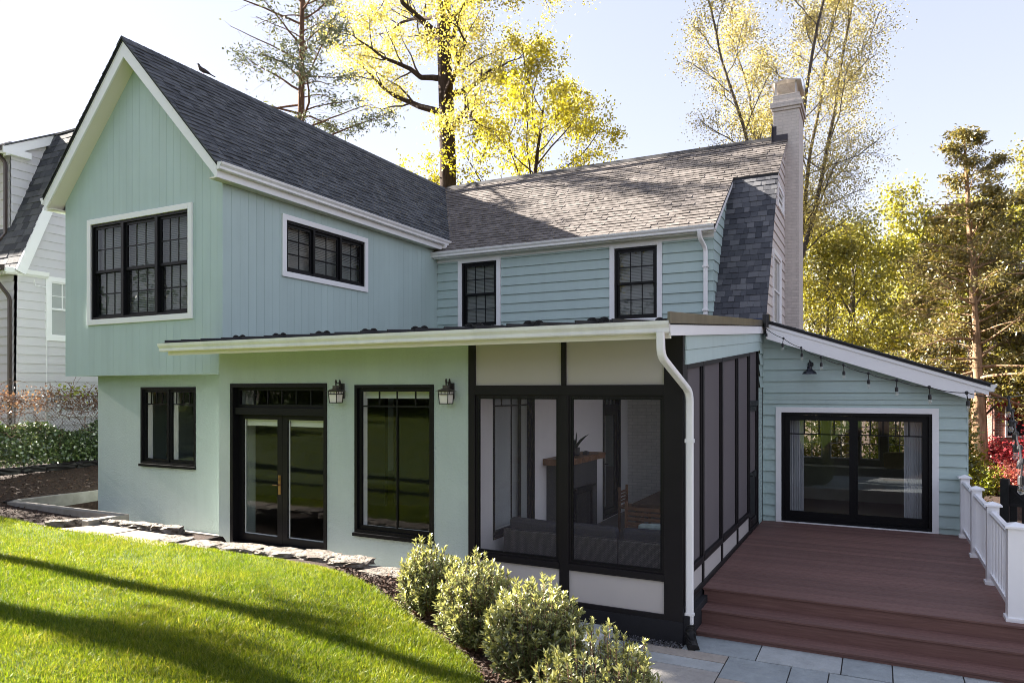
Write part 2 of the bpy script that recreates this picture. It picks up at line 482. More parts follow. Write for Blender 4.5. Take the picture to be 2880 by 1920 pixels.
def root_loc(o):
    return ORI.get(o.name, Vector((0, 0, 0)))

def props(o, label=None, cat=None, group=None, kind=None):
    for k, v in (("label", label), ("category", cat), ("group", group), ("kind", kind)):
        if v:
            o[k] = v
    return o

def thing(name, label, cat, loc, group=None, kind=None):
    o = bpy.data.objects.new(name, None)
    COL.objects.link(o)
    o.location = loc
    o.empty_display_size = 0.2
    ORI[o.name] = Vector(loc)
    return props(o, label, cat, group, kind)

class Fr:
    """upright wall frame: a along the wall, z up, n outwards"""
    def __init__(s, o, a, n):
        s.o, s.a, s.n = Vector(o), Vector(a), Vector(n)
    def P(s, a, z, n=0.0):
        p = s.o + s.a * a + s.n * n
        return (p.x, p.y, p.z + z)

def clip_poly(pts, poly):
    """clip 2D pts by convex counter-clockwise poly"""
    out = pts
    for i in range(len(poly)):
        x0, y0 = poly[i]
        x1, y1 = poly[(i + 1) % len(poly)]
        inp, out = out, []
        if not inp:
            return []
        def side(p):
            return (x1 - x0) * (p[1] - y0) - (y1 - y0) * (p[0] - x0)
        for j in range(len(inp)):
            p, q = inp[j], inp[(j + 1) % len(inp)]
            sp, sq = side(p), side(q)
            if sp >= 0:
                out.append(p)
            if (sp > 0 and sq < 0) or (sp < 0 and sq > 0):
                t = sp / (sp - sq)
                out.append((p[0] + t * (q[0] - p[0]), p[1] + t * (q[1] - p[1])))
    return out

class MB:
    def __init__(s):
        s.v, s.f = [], []
    def add(s, pts, faces):
        b = len(s.v)
        s.v.extend([tuple(p) for p in pts])
        s.f.extend([tuple(b + i for i in f) for f in faces])
        return s
    def poly(s, pts):
        return s.add(pts, [tuple(range(len(pts)))])
    BF = [(0, 3, 2, 1), (4, 5, 6, 7), (0, 1, 5, 4), (1, 2, 6, 5), (2, 3, 7, 6), (3, 0, 4, 7)]
    def box(s, x0, x1, y0, y1, z0, z1):
        return s.add([(x0, y0, z0), (x1, y0, z0), (x1, y1, z0), (x0, y1, z0), (x0, y0, z1), (x1, y0, z1), (x1, y1, z1), (x0, y1, z1)], s.BF)
    def fbox(s, W, a0, a1, z0, z1, n0, n1):
        q = [(a0, z0, n1), (a1, z0, n1), (a1, z0, n0), (a0, z0, n0), (a0, z1, n1), (a1, z1, n1), (a1, z1, n0), (a0, z1, n0)]
        return s.add([W.P(*p) for p in q], s.BF)
    def prism(s, pts, vec):
        n = len(pts)
        vec = Vector(vec)
        q = [tuple(Vector(p) + vec) for p in pts]
        fs = [tuple(range(n - 1, -1, -1)), tuple(range(n, 2 * n))]
        fs += [(i, (i + 1) % n, n + (i + 1) % n, n + i) for i in range(n)]
        return s.add(list(pts) + q, fs)
    def frame(s, W, a0, a1, z0, z1, w, n0, n1, wb=None, wt=None):
        wb = w if wb is None else wb
        wt = w if wt is None else wt
        s.fbox(W, a0, a0 + w, z0, z1, n0, n1)
        s.fbox(W, a1 - w, a1, z0, z1, n0, n1)
        s.fbox(W, a0 + w, a1 - w, z0, z0 + wb, n0, n1)
        s.fbox(W, a0 + w, a1 - w, z1 - wt, z1, n0, n1)
        return s
    def panel(s, W, a0, a1, z0, z1, n0, n1, holes=()):
        A = sorted({a0, a1} | {h[i] for h in holes for i in (0, 1)})
        Z = sorted({z0, z1} | {h[i] for h in holes for i in (2, 3)})
        def inh(a, z):
            return any(h[0] < a < h[1] and h[2] < z < h[3] for h in holes)
        for i in range(len(A) - 1):
            for j in range(len(Z) - 1):
                if inh((A[i] + A[i + 1]) / 2, (Z[j] + Z[j + 1]) / 2):
                    continue
                a, b, c, d = A[i], A[i + 1], Z[j], Z[j + 1]
                s.poly([W.P(a, c, n1), W.P(b, c, n1), W.P(b, d, n1), W.P(a, d, n1)])
                s.poly([W.P(a, d, n0), W.P(b, d, n0), W.P(b, c, n0), W.P(a, c, n0)])
        for (a, b, c, d) in list(holes) + [(a0, a1, z0, z1)]:
            s.poly([W.P(a, c, n0), W.P(b, c, n0), W.P(b, c, n1), W.P(a, c, n1)])
            s.poly([W.P(a, d, n1), W.P(b, d, n1), W.P(b, d, n0), W.P(a, d, n0)])
            s.poly([W.P(a, c, n1), W.P(a, d, n1), W.P(a, d, n0), W.P(a, c, n0)])
            s.poly([W.P(b, c, n0), W.P(b, d, n0), W.P(b, d, n1), W.P(b, c, n1)])
        return s
    def boards(s, W, a0, a1, zb, zt, holes, pitch, gap, n0, n1, brk=()):
        k = 0
        a = a0
        while a < a1 - 1e-4:
            b = min(a + pitch, a1)
            cuts = sorted({a + gap / 2, b - gap / 2} | {x for h in holes for x in h[:2] if a + gap < x < b - gap} | {x for x in brk if a + gap < x < b - gap})
            for p, q in zip(cuts[:-1], cuts[1:]):
                m = (p + q) / 2
                spans = [(zb, None)]
                hs = sorted([h for h in holes if h[0] < m < h[1]], key=lambda h: h[2])
                segs, z = [], zb
                for h in hs:
                    segs.append((z, h[2], h[2]))
                    z = h[3]
                segs.append((z, zt(p), zt(q)))
                for (z0, zp, zq) in segs:
                    if zp - z0 < 0.01 and zq - z0 < 0.01:
                        continue
                    zp, zq = max(zp, z0 + 1e-3), max(zq, z0 + 1e-3)
                    pts = [(p, z0, n1), (q, z0, n1), (q, z0, n0), (p, z0, n0), (p, zp, n1), (q, zq, n1), (q, zq, n0), (p, zp, n0)]
                    s.add([W.P(*t) for t in pts], s.BF)
            a = b
        return s
    def laps(s, W, poly, holes, expo, nt, nb, zs=None):
        za, zz = min(p[1] for p in poly), max(p[1] for p in poly)
        aa, ab = min(p[0] for p in poly), max(p[0] for p in poly)
        z = za if zs is None else zs - math.ceil((zs - za) / expo) * expo
        while z < zz:
            zc = [z, z + expo] + [x for h in holes for x in h[2:] if z < x < z + expo]
            zc = sorted(set(zc))
            for c0, c1 in zip(zc[:-1], zc[1:]):
                m = (c0 + c1) / 2
                hs = sorted([h for h in holes if h[2] < m < h[3]])
                ints, a = [], aa
                for h in hs:
                    ints.append((a, h[0]))
                    a = h[1]
                ints.append((a, ab))
                for (p, q) in ints:
                    if q - p < 1e-3:
                        continue
                    g = clip_poly([(p, c0), (q, c0), (q, c1), (p, c1)], poly)
                    if len(g) < 3:
                        continue
                    def nn(zv):
                        return nb + (nt - nb) * (zv - z) / expo
                    s.poly([W.P(x, y, nn(y)) for x, y in g])
                    lo = [x for x, y in g if abs(y - c0) < 1e-5]
                    if c0 == z and len(lo) >= 2:
                        s.poly([W.P(min(lo), z, 0.0), W.P(max(lo), z, 0.0), W.P(max(lo), z, nb), W.P(min(lo), z, nb)])
            z += expo
        return s
    def shingles(s, O, A, S, polys, expo, wr, seed, thick=0.011):
        rnd = random.Random(seed)
        O, A, S = Vector(O), Vector(A), Vector(S)
        Nn = A.cross(S).normalized()
        if Nn.z < 0:
            Nn = -Nn
        for poly in polys:
            a0, a1 = min(p[0] for p in poly), max(p[0] for p in poly)
            s0, s1 = min(p[1] for p in poly), max(p[1] for p in poly)
            k = int(s0 / expo)
            while k * expo < s1:
                c = k * expo
                a = a0 - rnd.uniform(0, wr[1])
                while a < a1:
                    b = a + rnd.uniform(*wr)
                    t = thick * rnd.choice((0.55, 0.8, 1.0, 1.35))
                    g = clip_poly([(a + .002, c), (b - .002, c), (b - .002, c + expo + .004), (a + .002, c + expo + .004)], poly)
                    if len(g) >= 3:
                        def h(y):
                            return t * (1 - 0.85 * (y - c) / expo)
                        top = [tuple(O + A * x + S * y + Nn * h(y)) for x, y in g]
                        bot = [tuple(O + A * x + S * y - Nn * 0.012) for x, y in g]
                        n = len(g)
                        s.add(top + bot, [tuple(range(n))] + [(n + i, n + (i + 1) % n, (i + 1) % n, i) for i in range(n)])
                    a = b
                k += 1
        return s
    def frust(s, p0, p1, r0, r1, k=6, caps=False):
        p0, p1 = Vector(p0), Vector(p1)
        d = (p1 - p0)
        if d.length < 1e-6:
            return s
        d.normalize()
        u = d.orthogonal().normalized()
        w = d.cross(u)
        pts = []
        for p, r in ((p0, r0), (p1, r1)):
            for i in range(k):
                t = 2 * math.pi * i / k
                pts.append(tuple(p + (u * math.cos(t) + w * math.sin(t)) * r))
        fs = [(i, (i + 1) % k, k + (i + 1) % k, k + i) for i in range(k)]
        if caps:
            fs += [tuple(range(k - 1, -1, -1)), tuple(range(k, 2 * k))]
        return s.add(pts, fs)
    def tube(s, path, r, k=6, caps=True):
        """continuous tube; r is a number or one per point"""
        P = [Vector(p) for p in path]
        n = len(P)
        rs = r if isinstance(r, (list, tuple)) else [r] * n
        u = None
        pts = []
        for i in range(n):
            d = (P[min(i + 1, n - 1)] - P[max(i - 1, 0)]).normalized()
            if u is None:
                u = d.orthogonal().normalized()
            else:
                u = (u - d * u.dot(d))
                u = u.normalized() if u.length > 1e-6 else d.orthogonal().normalized()
            w = d.cross(u)
            for j in range(k):
                t = 2 * math.pi * j / k
                pts.append(tuple(P[i] + (u * math.cos(t) + w * math.sin(t)) * rs[i]))
        fs = []
        for i in range(n - 1):
            for j in range(k):
                fs.append((i * k + j, i * k + (j + 1) % k, (i + 1) * k + (j + 1) % k, (i + 1) * k + j))
        if caps:
            fs += [tuple(range(k - 1, -1, -1)), tuple(range((n - 1) * k, n * k))]
        return s.add(pts, fs)
    def lathe(s, c, prof, k=16, cap=True):
        c = Vector(c)
        pts = []
        for r, z in prof:
            for j in range(k):
                t = 2 * math.pi * j / k
                pts.append((c.x + r * math.cos(t), c.y + r * math.sin(t), c.z + z))
        fs = []
        n = len(prof)
        for i in range(n - 1):
            for j in range(k):
                fs.append((i * k + j, i * k + (j + 1) % k, (i + 1) * k + (j + 1) % k, (i + 1) * k + j))
        if cap:
            fs += [tuple(range(k - 1, -1, -1)), tuple(range((n - 1) * k, n * k))]
        return s.add(pts, fs)
    def extrude_profile(s, path_a, path_b, prof, out, up=(0, 0, 1)):
        """profile (n,z) swept straight from path_a to path_b, closed ends"""
        a, b, o, u = Vector(path_a), Vector(path_b), Vector(out), Vector(up)
        n = len(prof)
        pts = [tuple(a + o * x + u * z) for x, z in prof] + [tuple(b + o * x + u * z) for x, z in prof]
        fs = [(i, (i + 1) % n, n + (i + 1) % n, n + i) for i in range(n)] + [tuple(range(n)), tuple(range(2 * n - 1, n - 1, -1))]
        return s.add(pts, fs)
    def build(s, name, mat, parent=None, base=None, smooth=False, bevel=0.0, recalc=True):
        o0 = root_loc(parent) if parent is not None else Vector(base or (0, 0, 0))
        me = bpy.data.meshes.new(name)
        me.from_pydata([(x - o0.x, y - o0.y, z - o0.z) for x, y, z in s.v], [], s.f)
        if recalc and len(s.f) < 60000:
            bm = bmesh.new()
            bm.from_mesh(me)
            bmesh.ops.recalc_face_normals(bm, faces=bm.faces)
            bm.to_mesh(me)
            bm.free()
        me.update()
        if smooth:
            me.shade_smooth()
        me.materials.append(M[mat] if isinstance(mat, str) else mat)
        o = bpy.data.objects.new(name, me)
        COL.objects.link(o)
        ORI[o.name] = o0
        if parent is not None:
            o.parent = parent
        else:
            o.location = o0
        if bevel:
            bv = o.modifiers.new("bevel", 'BEVEL')
            bv.width = bevel
            bv.segments = 2
            bv.limit_method = 'ANGLE'
        return o

def fastmesh(name, verts, faces, mat, parent=None, base=(0, 0, 0)):
    """verts (N,3) float array, faces (F,k) int array with constant k"""
    o0 = root_loc(parent) if parent is not None else Vector(base)
    v = (verts - np.array(o0)[None, :]).astype(np.float32)
    me = bpy.data.meshes.new(name)
    nv, (nf, k) = len(v), faces.shape
    me.vertices.add(nv)
    me.vertices.foreach_set("co", v.ravel())
    me.loops.add(nf * k)
    me.loops.foreach_set("vertex_index", faces.astype(np.int32).ravel())
    me.polygons.add(nf)
    me.polygons.foreach_set("loop_start", np.arange(0, nf * k, k, dtype=np.int32))
    me.update(calc_edges=True)
    me.materials.append(M[mat])
    o = bpy.data.objects.new(name, me)
    COL.objects.link(o)
    ORI[o.name] = o0
    if parent is not None:
        o.parent = parent
    else:
        o.location = o0
    return o

def unit(v):
    return v / (np.linalg.norm(v, axis=-1, keepdims=True) + 1e-9)

def leaf_arrays(P, D, L, Wd, rng, fold=0.25):
    """diamond leaves folded on the midrib; P base points, D directions, L lengths, Wd widths"""
    n = len(P)
    D = unit(D)
    r = unit(rng.normal(size=(n, 3)))
    side = unit(np.cross(D, r))
    nor = np.cross(side, D)
    L = L[:, None]
    Wd = Wd[:, None]
    tip = P + D * L
    mid = P + D * L * 0.45 + nor * Wd * fold
    V = np.stack([P, mid + side * Wd * 0.5, tip, mid - side * Wd * 0.5], 1).reshape(-1, 3)
    F = np.arange(n * 4).reshape(n, 4)
    return V, F

# ------------------------------------------------------------------ ground, lawn, patio
EX = np.array([-60, -20, -13.1, -11.4, -10.2, -9.2, -8.28, -6.9, -6.1, -5.65, -5.0, -4.33, -3.67, -3.03, -2.5, -2.2, -1.9, -1.5, -1.0, 0.0, 60])
EY = np.array([7.2, 7.0, 6.8, 6.78, 6.85, 6.85, 6.82, 6.86, 6.75, 6.63, 6.4, 6.02, 5.66, 5.19, 4.6, 4.0, 3.0, 0.0, -4.0, -6.0, -9.0])

def edge_y(x):
    return np.interp(x, EX, EY)

def sstep(a, b, x):
    t = np.clip((x - a) / (b - a), 0, 1)
    return t * t * (3 - 2 * t)

def lawn_h(x, y):
    h = 0.30 + 0.024 * np.clip(-x - 11.3, 0, 9) + 0.05 * np.clip(6.8 - y, 0, 22)
    h = h - 0.20 * sstep(-5.9, -2.9, x) * sstep(-2, 4.5, y)
    h = h + 0.02 * np.sin(x * 0.9 + 1.3) * np.sin(y * 1.1) * sstep(6.8, 5.5, y)
    return h

def ground_h(x, y):
    s = y - edge_y(x)
    hl = lawn_h(x, y) - 0.035
    # past the lawn edge
    bed = -0.60 + (hl + 0.60) * (1 - sstep(0.7, 2.3, s))
    walk = -0.16 + (hl + 0.16) * (1 - sstep(0.22, 0.55, s))
    slabs = -0.16 + (hl + 0.16) * (1 - sstep(0.75, 1.0, s))
    past = np.where(x > -5.2, bed, walk)
    past = np.where(x < -8.6, slabs, past)
    left = hl + 0.0 + 0.10 * np.clip(-x - 14.3, 0, 3.5) + 0.045 * np.clip(y - 7, 0, 12) * sstep(-13.9, -14.6, x)
    well = (x > -14.25) & (y > 7.62) & (x < -9)
    leftz = np.where(well, -0.16, left)
    z = np.where(s <= 0, hl, past)
    z = np.where((s > 0) & (x < -11.05), leftz, z)
    # under and beyond the houses
    z = np.where((y > 8.3) & (x > -14.2), np.minimum(z, -0.60), z)
    far = sstep(20, 60, np.maximum(np.abs(x), np.abs(y)))
    return z * (1 - far) + (-0.6) * far

def axis(lo, hi, step, far):
    core = np.arange(lo, hi + 1e-6, step)
    g = []
    d = step
    p = hi
    while p < far:
        d *= 1.35
        p += d
        g.append(p)
    h = []
    d = step
    p = lo
    while p > -far:
        d *= 1.35
        p -= d
        h.append(p)
    return np.array(h[::-1] + list(core) + g)

def grid_mesh(name, xs, ys, hf, mat, keep=None):
    X, Y = np.meshgrid(xs, ys, indexing='ij')
    V = np.stack([X, Y, hf(X, Y)], -1).reshape(-1, 3)
    nx, ny = len(xs), len(ys)
    i, j = np.meshgrid(np.arange(nx - 1), np.arange(ny - 1), indexing='ij')
    a = (i * ny + j).ravel()
    F = np.stack([a, a + ny, a + ny + 1, a + 1], -1)
    if keep is not None:
        F = F[keep(V[F].mean(1))]
        used = np.unique(F)
        m = np.zeros(len(V), int)
        m[used] = np.arange(len(used))
        V, F = V[used], m[F]
    return fastmesh(name, V, F, mat)

g = grid_mesh("ground", axis(-22, 6, 0.14, 900), axis(-14, 12, 0.14, 900), ground_h, 'mulch')
props(g, kind="structure")

# lawn turf: rows follow the edge so the rim is smooth
xs = np.concatenate([np.arange(-50, -24, 0.5), np.arange(-24, -0.5, 0.12)])
tt = np.concatenate([np.linspace(0, 0.4, 8), np.linspace(0.4, 36, 120)[1:]])
X = np.repeat(xs[:, None], len(tt), 1)
Yl = edge_y(xs)[:, None] - tt[None, :]
Zl = lawn_h(X, Yl) - 0.05 * (1 - sstep(0, 0.18, tt))[None, :]
V = np.stack([X, Yl, Zl], -1).reshape(-1, 3)
ii, jj = np.meshgrid(np.arange(len(xs) - 1), np.arange(len(tt) - 1), indexing='ij')
a = (ii * len(tt) + jj).ravel()
lawn = fastmesh("lawn", V, np.stack([a, a + len(tt), a + len(tt) + 1, a + 1], -1), 'soil')
props(lawn, kind="structure")

def grass_blades():
    rng = np.random.default_rng(5)
    out = []
    # density falls with distance from the camera; blades get a little bigger
    n = 820000
    ang = rng.uniform(-0.66, 0.66, n)
    d = 3.6 * (16.0 / 3.6) ** rng.uniform(0, 1, n)
    c, s = math.cos(R(27.043)), math.sin(R(27.043))
    r = d * np.tan(ang) * 1.02
    x = r * c - d * s
    y = r * s + d * c
    ok = (y < edge_y(x) + 0.03) & (x < -1.0) & (x > -23)
    x, y, d = x[ok], y[ok], d[ok]
    # coarse cover of the rest of the lawn that window glass reflects
    n2 = 380000
    x2 = rng.uniform(-38, -1.5, n2)
    y2 = rng.uniform(-16, 5.5, n2)
    k = y2 < edge_y(x2)
    x = np.concatenate([x, x2[k]])
    y = np.concatenate([y, y2[k]])
    d = np.concatenate([d, np.full(k.sum(), 16.0)])
    z = lawn_h(x, y) - 0.05 * (1 - sstep(0, 0.18, edge_y(x) - y))
    n = len(x)
    patch = np.sin(x * 2.1 + 0.7 * np.sin(y * 3)) * np.sin(y * 2.7 + x * 0.6)
    L = (0.040 + 0.020 * rng.random(n) + 0.012 * patch) * (0.8 + 0.035 * d)
    Wd = (0.0034 + 0.0020 * rng.random(n)) * (0.6 + 0.075 * d)
    P = np.stack([x, y, z - 0.006], -1)
    az = rng.uniform(0, 2 * math.pi, n)
    lean = rng.uniform(0.15, 0.95, n)
    D = np.stack([np.cos(az) * lean, np.sin(az) * lean, np.ones(n)], -1)
    D = unit(D)
    side = unit(np.stack([-np.sin(az), np.cos(az), 0 * az], -1) + 0.5 * rng.normal(size=(n, 3)))
    bend = np.stack([np.cos(az), np.sin(az), -0.35 * np.ones(n)], -1)
    m = P + D * (L * 0.55)[:, None]
    t = P + D * L[:, None] + bend * (L * 0.28 * lean)[:, None]
    w = Wd[:, None] * side
    V = np.stack([P - w * 0.5, P + w * 0.5, m + w * 0.42, m - w * 0.42, t], 1).reshape(-1, 3)
    b = np.arange(n) * 5
    F = np.concatenate([np.stack([b, b + 1, b + 2], -1), np.stack([b, b + 2, b + 3], -1), np.stack([b + 3, b + 2, b + 4], -1)])
    o = fastmesh("grass", V, F, 'grass')
    props(o, "short bright green turf blades covering the sloping lawn", "grass", kind="stuff")

grass_blades()

# bark chips over the planting bed and the slope by the side wall
def chips():
    rng = np.random.default_rng(8)
    n = 9000
    x = np.concatenate([rng.uniform(-5.9, -1.5, n), rng.uniform(-18.5, -11.0, n)])
    e = edge_y(x)
    y = np.concatenate([e[:n] + rng.uniform(0.02, 1.3, n), e[n:] + rng.uniform(0.05, 6.0, n)])
    ok = ~((x > -14.45) & (x < -9) & (y > 7.45))
    x, y = x[ok], y[ok]
    z = ground_h(x, y) + 0.01
    n = len(x)
    D = rng.normal(size=(n, 3)) * [1, 1, 0.35]
    V, F = leaf_arrays(np.stack([x, y, z], -1), D, rng.uniform(0.02, 0.07, n), rng.uniform(0.012, 0.03, n), rng)
    o = fastmesh("bark_mulch", V, F, 'chip')
    props(o, "loose dark brown bark mulch on the beds", "mulch", kind="stuff")

chips()

# patio: random rectangular flagstones with open joints, over a sand bed
def patio():
    rnd = random.Random(11)
    mb = MB()
    ztop = -0.465
    def split(x0, x1, y0, y1):
        w, h = x1 - x0, y1 - y0
        if (w < 1.25 and h < 0.95 and rnd.random() < 0.75) or (w < 0.7 and h < 0.7):
            dz = rnd.uniform(-0.003, 0.004)
            gp = 0.006
            mb.box(x0 + gp, x1 - gp, y0 + gp, y1 - gp, ztop - 0.05, ztop + dz)
            return
        if (w > h * 1.15) if rnd.random() < 0.9 else (w < h):
            c = x0 + w * rnd.uniform(0.36, 0.64)
            split(x0, c, y0, y1)
            split(c, x1, y0, y1)
        else:
            c = y0 + h * rnd.uniform(0.38, 0.62)
            split(x0, x1, y0, c)
            split(x0, x1, c, y1)
    split(-2.42, 1.4, 5.6, 8.06)
    split(1.4, 6.0, 5.6, 8.6)
    split(-1.8, 6.0, 2.0, 5.6)
    split(-1.97, 1.4, 8.06, 8.66)
    mb.box(-3.6, -2.42, 6.6, 8.0, ztop - 0.05, ztop)
    o = mb.build("patio", 'bluestone', bevel=0.004)
    props(o, kind="structure")
    b = MB().box(-4.2, 6.05, 1.9, 8.85, ztop - 0.25, ztop - 0.012).build("patio_bed", 'joint')
    props(b, kind="structure")

patio()

# gravel strip along the foundation
def gravel():
    rng = np.random.default_rng(3)
    n = 1500
    P = np.stack([rng.uniform(-4.2, -1.98, n), rng.uniform(8.02, 8.19, n), -0.465 + rng.uniform(0, 0.015, n)], -1)
    V, F = leaf_arrays(P, rng.normal(size=(n, 3)), rng.uniform(0.012, 0.03, n), rng.uniform(0.012, 0.025, n), rng, 0.6)
    o = fastmesh("gravel", V, F, 'gravel')
    props(o, "narrow strip of grey gravel along the black foundation", "gravel", kind="stuff")

gravel()

# ------------------------------------------------------------------ the house
HOUSE = thing("house", "mint green two storey house with white trim, dark shingle gable wing and screened porch", "house", (-6.0, 12.0, -0.6))
XC, PK, SL = -11.9, 8.68, 1.068            # wing ridge x, ridge height, pitch
MS = 0.719                                 # main roof pitch
def wing_z(x):
    return PK - SL * abs(x - XC)
def main_z(y):
    return 5.8 + MS * (y - 14.75)

W_gab = Fr((0, 8.459, 0), (1, 0, 0), (0, -1, 0))
W_wing = Fr((-9.744, 0, 0), (0, 1, 0), (1, 0, 0))
W_low = Fr((0, 8.8, 0), (1, 0, 0), (0, -1, 0))
W_stu = Fr((0, 8.2, 0), (1, 0, 0), (0, -1, 0))
W_main = Fr((0, 15.024, 0), (1, 0, 0), (0, -1, 0))
W_chk = Fr((-3.02, 0, 0), (0, 1, 0), (1, 0, 0))
W_end = Fr((-2.03, 0, 0), (0, 1, 0), (1, 0, 0))
W_add = Fr((0, 14.504, 0), (1, 0, 0), (0, -1, 0))
W_ps = Fr((-1.985, 0, 0), (0, 1, 0), (1, 0, 0))
W_pi = Fr((-4.83, 0, 0), (0, 1, 0), (1, 0, 0))
W_pb = Fr((0, 14.9, 0), (1, 0, 0), (0, -1, 0))

def glaze(parent, W, panes, n, mat='glass', name="pane"):
    mb = MB()
    for (a0, a1, z0, z1) in panes:
        mb.poly([W.P(a0, z0, n), W.P(a1, z0, n), W.P(a1, z1, n), W.P(a0, z1, n)])
    return mb.build(name, mat, parent)

def liner(parent, W, a0, a1, z0, z1, n0, n1, mat='white', name="jamb_liner", t=0.012):
    mb = MB()
    mb.fbox(W, a0, a0 + t, z0, z1, n0, n1)
    mb.fbox(W, a1 - t, a1, z0, z1, n0, n1)
    mb.fbox(W, a0 + t, a1 - t, z0, z0 + t, n0, n1)
    mb.fbox(W, a0 + t, a1 - t, z1 - t, z1, n0, n1)
    return mb.build(name, mat, parent)

def slat_blind(parent, W, a0, a1, z0, z1, n, pitch=0.032):
    mb = MB()
    z = z0
    while z < z1:
        mb.add([W.P(a0, z, n + .010), W.P(a1, z, n + .010), W.P(a1, z + pitch * 1.02, n - .010), W.P(a0, z + pitch * 1.02, n - .010)], [(0, 1, 2, 3)])
        z += pitch
    return mb.build("blind", 'blind', parent)

def unit_window(parent, W, a0, a1, z0, z1, units, nx, nz, double, trim=0.1, blind=True, fw=0.045, back=-0.16, name="window", sw=0.05):
    """black framed window; units = list of (a0,a1) between the mullions"""
    f = MB().frame(W, a0, a1, z0, z1, fw, -0.10, 0.006)
    g = []
    us = []
    for i, (p, q) in enumerate(units):
        if i:
            f.fbox(W, units[i - 1][1], p, z0 + fw, z1 - fw, -0.10, 0.012)
        if double:
            zm = (z0 + z1) / 2
            us.append((p, q, zm - 0.02, z1 - fw, -0.03))
            us.append((p, q, z0 + fw, zm + 0.02, -0.062))
        else:
            us.append((p, q, z0 + fw, z1 - fw, -0.035))
    for (p, q, c, d, n) in us:
        f.frame(W, p + .002, q - .002, c, d, sw, n - .026, n)
        ga0, ga1, gz0, gz1 = p + sw, q - sw, c + sw, d - sw
        for k in range(1, nx):
            x = ga0 + (ga1 - ga0) * k / nx
            f.fbox(W, x - .010, x + .010, gz0, gz1, n - .012, n - .003)
        for k in range(1, nz):
            z = gz0 + (gz1 - gz0) * k / nz
            f.fbox(W, ga0, ga1, z - .010, z + .010, n - .012, n - .002)
        g.append((ga0, ga1, gz0, gz1, n - .014))
    w = f.build(name, 'black', parent)
    mb = MB()
    for (p, q, c, d, n) in g:
        mb.poly([W.P(p, c, n), W.P(q, c, n), W.P(q, d, n), W.P(p, d, n)])
    mb.build("pane", 'glass', w)
    if trim:
        MB().frame(W, a0 - trim, a1 + trim, z0 - trim, z1 + trim, trim, 0.0, 0.036).build("casing", 'white', w, bevel=0.003)
    if blind:
        slat_blind(w, W, a0 + fw, a1 - fw, z0 + fw, z1 - fw, back)
    return w

# --- gable wing -------------------------------------------------------------
GH = [(-13.245, -10.557, 3.773, 5.563)]
mb = MB().panel(W_gab, -14.05, -9.76, 2.74, 5.80, -0.14, -0.02, GH)
mb.prism([W_gab.P(-14.05, 5.80, -0.02), W_gab.P(-9.76, 5.80, -0.02), W_gab.P(-9.76, wing_z(-9.76) - .3, -0.02), W_gab.P(XC, PK - .3, -0.02), W_gab.P(-14.05, wing_z(-14.05) - .3, -0.02)], (0, 0.12, 0))
mb.build("gable_wall", 'board', HOUSE)
MB().boards(W_gab, -14.065, -9.762, 2.72, lambda x: wing_z(x) - 0.29, [(-13.335, -10.467, 3.683, 5.653)], 0.183, 0.0035, -0.018, 0.0, [XC]).build("gable_siding", 'board', HOUSE)
SH = [(9.887, 12.16, 4.641, 5.59)]
MB().panel(W_wing, 8.475, 15.0, 2.72, 6.18, -0.14, -0.02, SH).build("wing_wall", 'board', HOUSE)
MB().boards(W_wing, 8.462, 15.02, 2.72, lambda y: 5.95, [(9.797, 12.25, 4.551, 5.68)], 0.183, 0.0035, -0.018, 0.0).build("wing_siding", 'board', HOUSE)
MB().box(-9.765, -9.742, 8.457, 8.475, 2.72, 5.94).build("corner_board", 'board', HOUSE)
MB().box(-14.05, -9.6, 8.47, 8.9, 2.722, 2.76).build("bay_soffit", 'stucco', HOUSE)
# outer walls that close the volume
mb = MB()
mb.box(-14.05, -13.9, 8.6, 22.5, 2.74, 6.2)
mb.box(-13.9, -2.2, 22.4, 22.55, -0.6, 5.9)
mb.box(-13.58, -13.44, 8.93, 22.4, -0.6, 2.72)
mb.build("rear_wall", 'board', HOUSE)
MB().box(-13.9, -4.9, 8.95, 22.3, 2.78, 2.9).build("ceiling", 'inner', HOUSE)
mb = MB()
mb.box(-13.4, -4.96, 8.95, 22.3, -0.12, -0.02)
mb.box(-9.4, -4.96, 8.33, 8.95, -0.12, -0.02)
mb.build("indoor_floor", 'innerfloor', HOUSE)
mb = MB()
mb.box(-9.3, -5.05, 12.6, 12.7, 0, 3.3)
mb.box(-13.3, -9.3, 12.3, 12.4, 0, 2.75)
mb.build("partition", 'inner', HOUSE)

unit_window(HOUSE, W_gab, -13.245, -10.557, 3.773, 5.563, [(-13.2, -12.375), (-12.30, -11.44), (-11.365, -10.602)], 3, 2, True, 0.1)
unit_window(HOUSE, W_wing, 9.887, 12.16, 4.641, 5.59, [(9.932, 10.61), (10.66, 11.39), (11.44, 12.115)], 2, 3, False, 0.1)

# wing roof
cz = math.sqrt(1 + SL * SL)
Lr = 2.37 * cz
def slab(pts, th, name, mat, parent=HOUSE):
    return MB().prism(pts, (0, 0, -th)).build(name, mat, parent)
ex = XC + 2.37
ez = wing_z(ex)
roof = slab([(ex, 8.15, ez - .014), (ex, 15.25, ez - .014), (XC, 18.8, PK - .014), (XC, 8.15, PK - .014)], 0.045, "wing_roof", 'felt')
MB().shingles((ex, 0, ez), (0, 1, 0), (-2.37 / Lr, 0, 2.37 * SL / Lr), [[(8.13, -.02), (15.27, -.02), (18.78, Lr), (8.13, Lr)]], 0.142, (0.10, 0.21), 1, 0.017).build("shingles", 'dark_shingle', roof)
roof2 = slab([(XC - 2.37, 8.15, ez - .014), (XC, 8.15, PK - .014), (XC, 18.8, PK - .014), (XC - 2.37, 18.8, ez - .014)], 0.045, "wing_roof", 'felt')
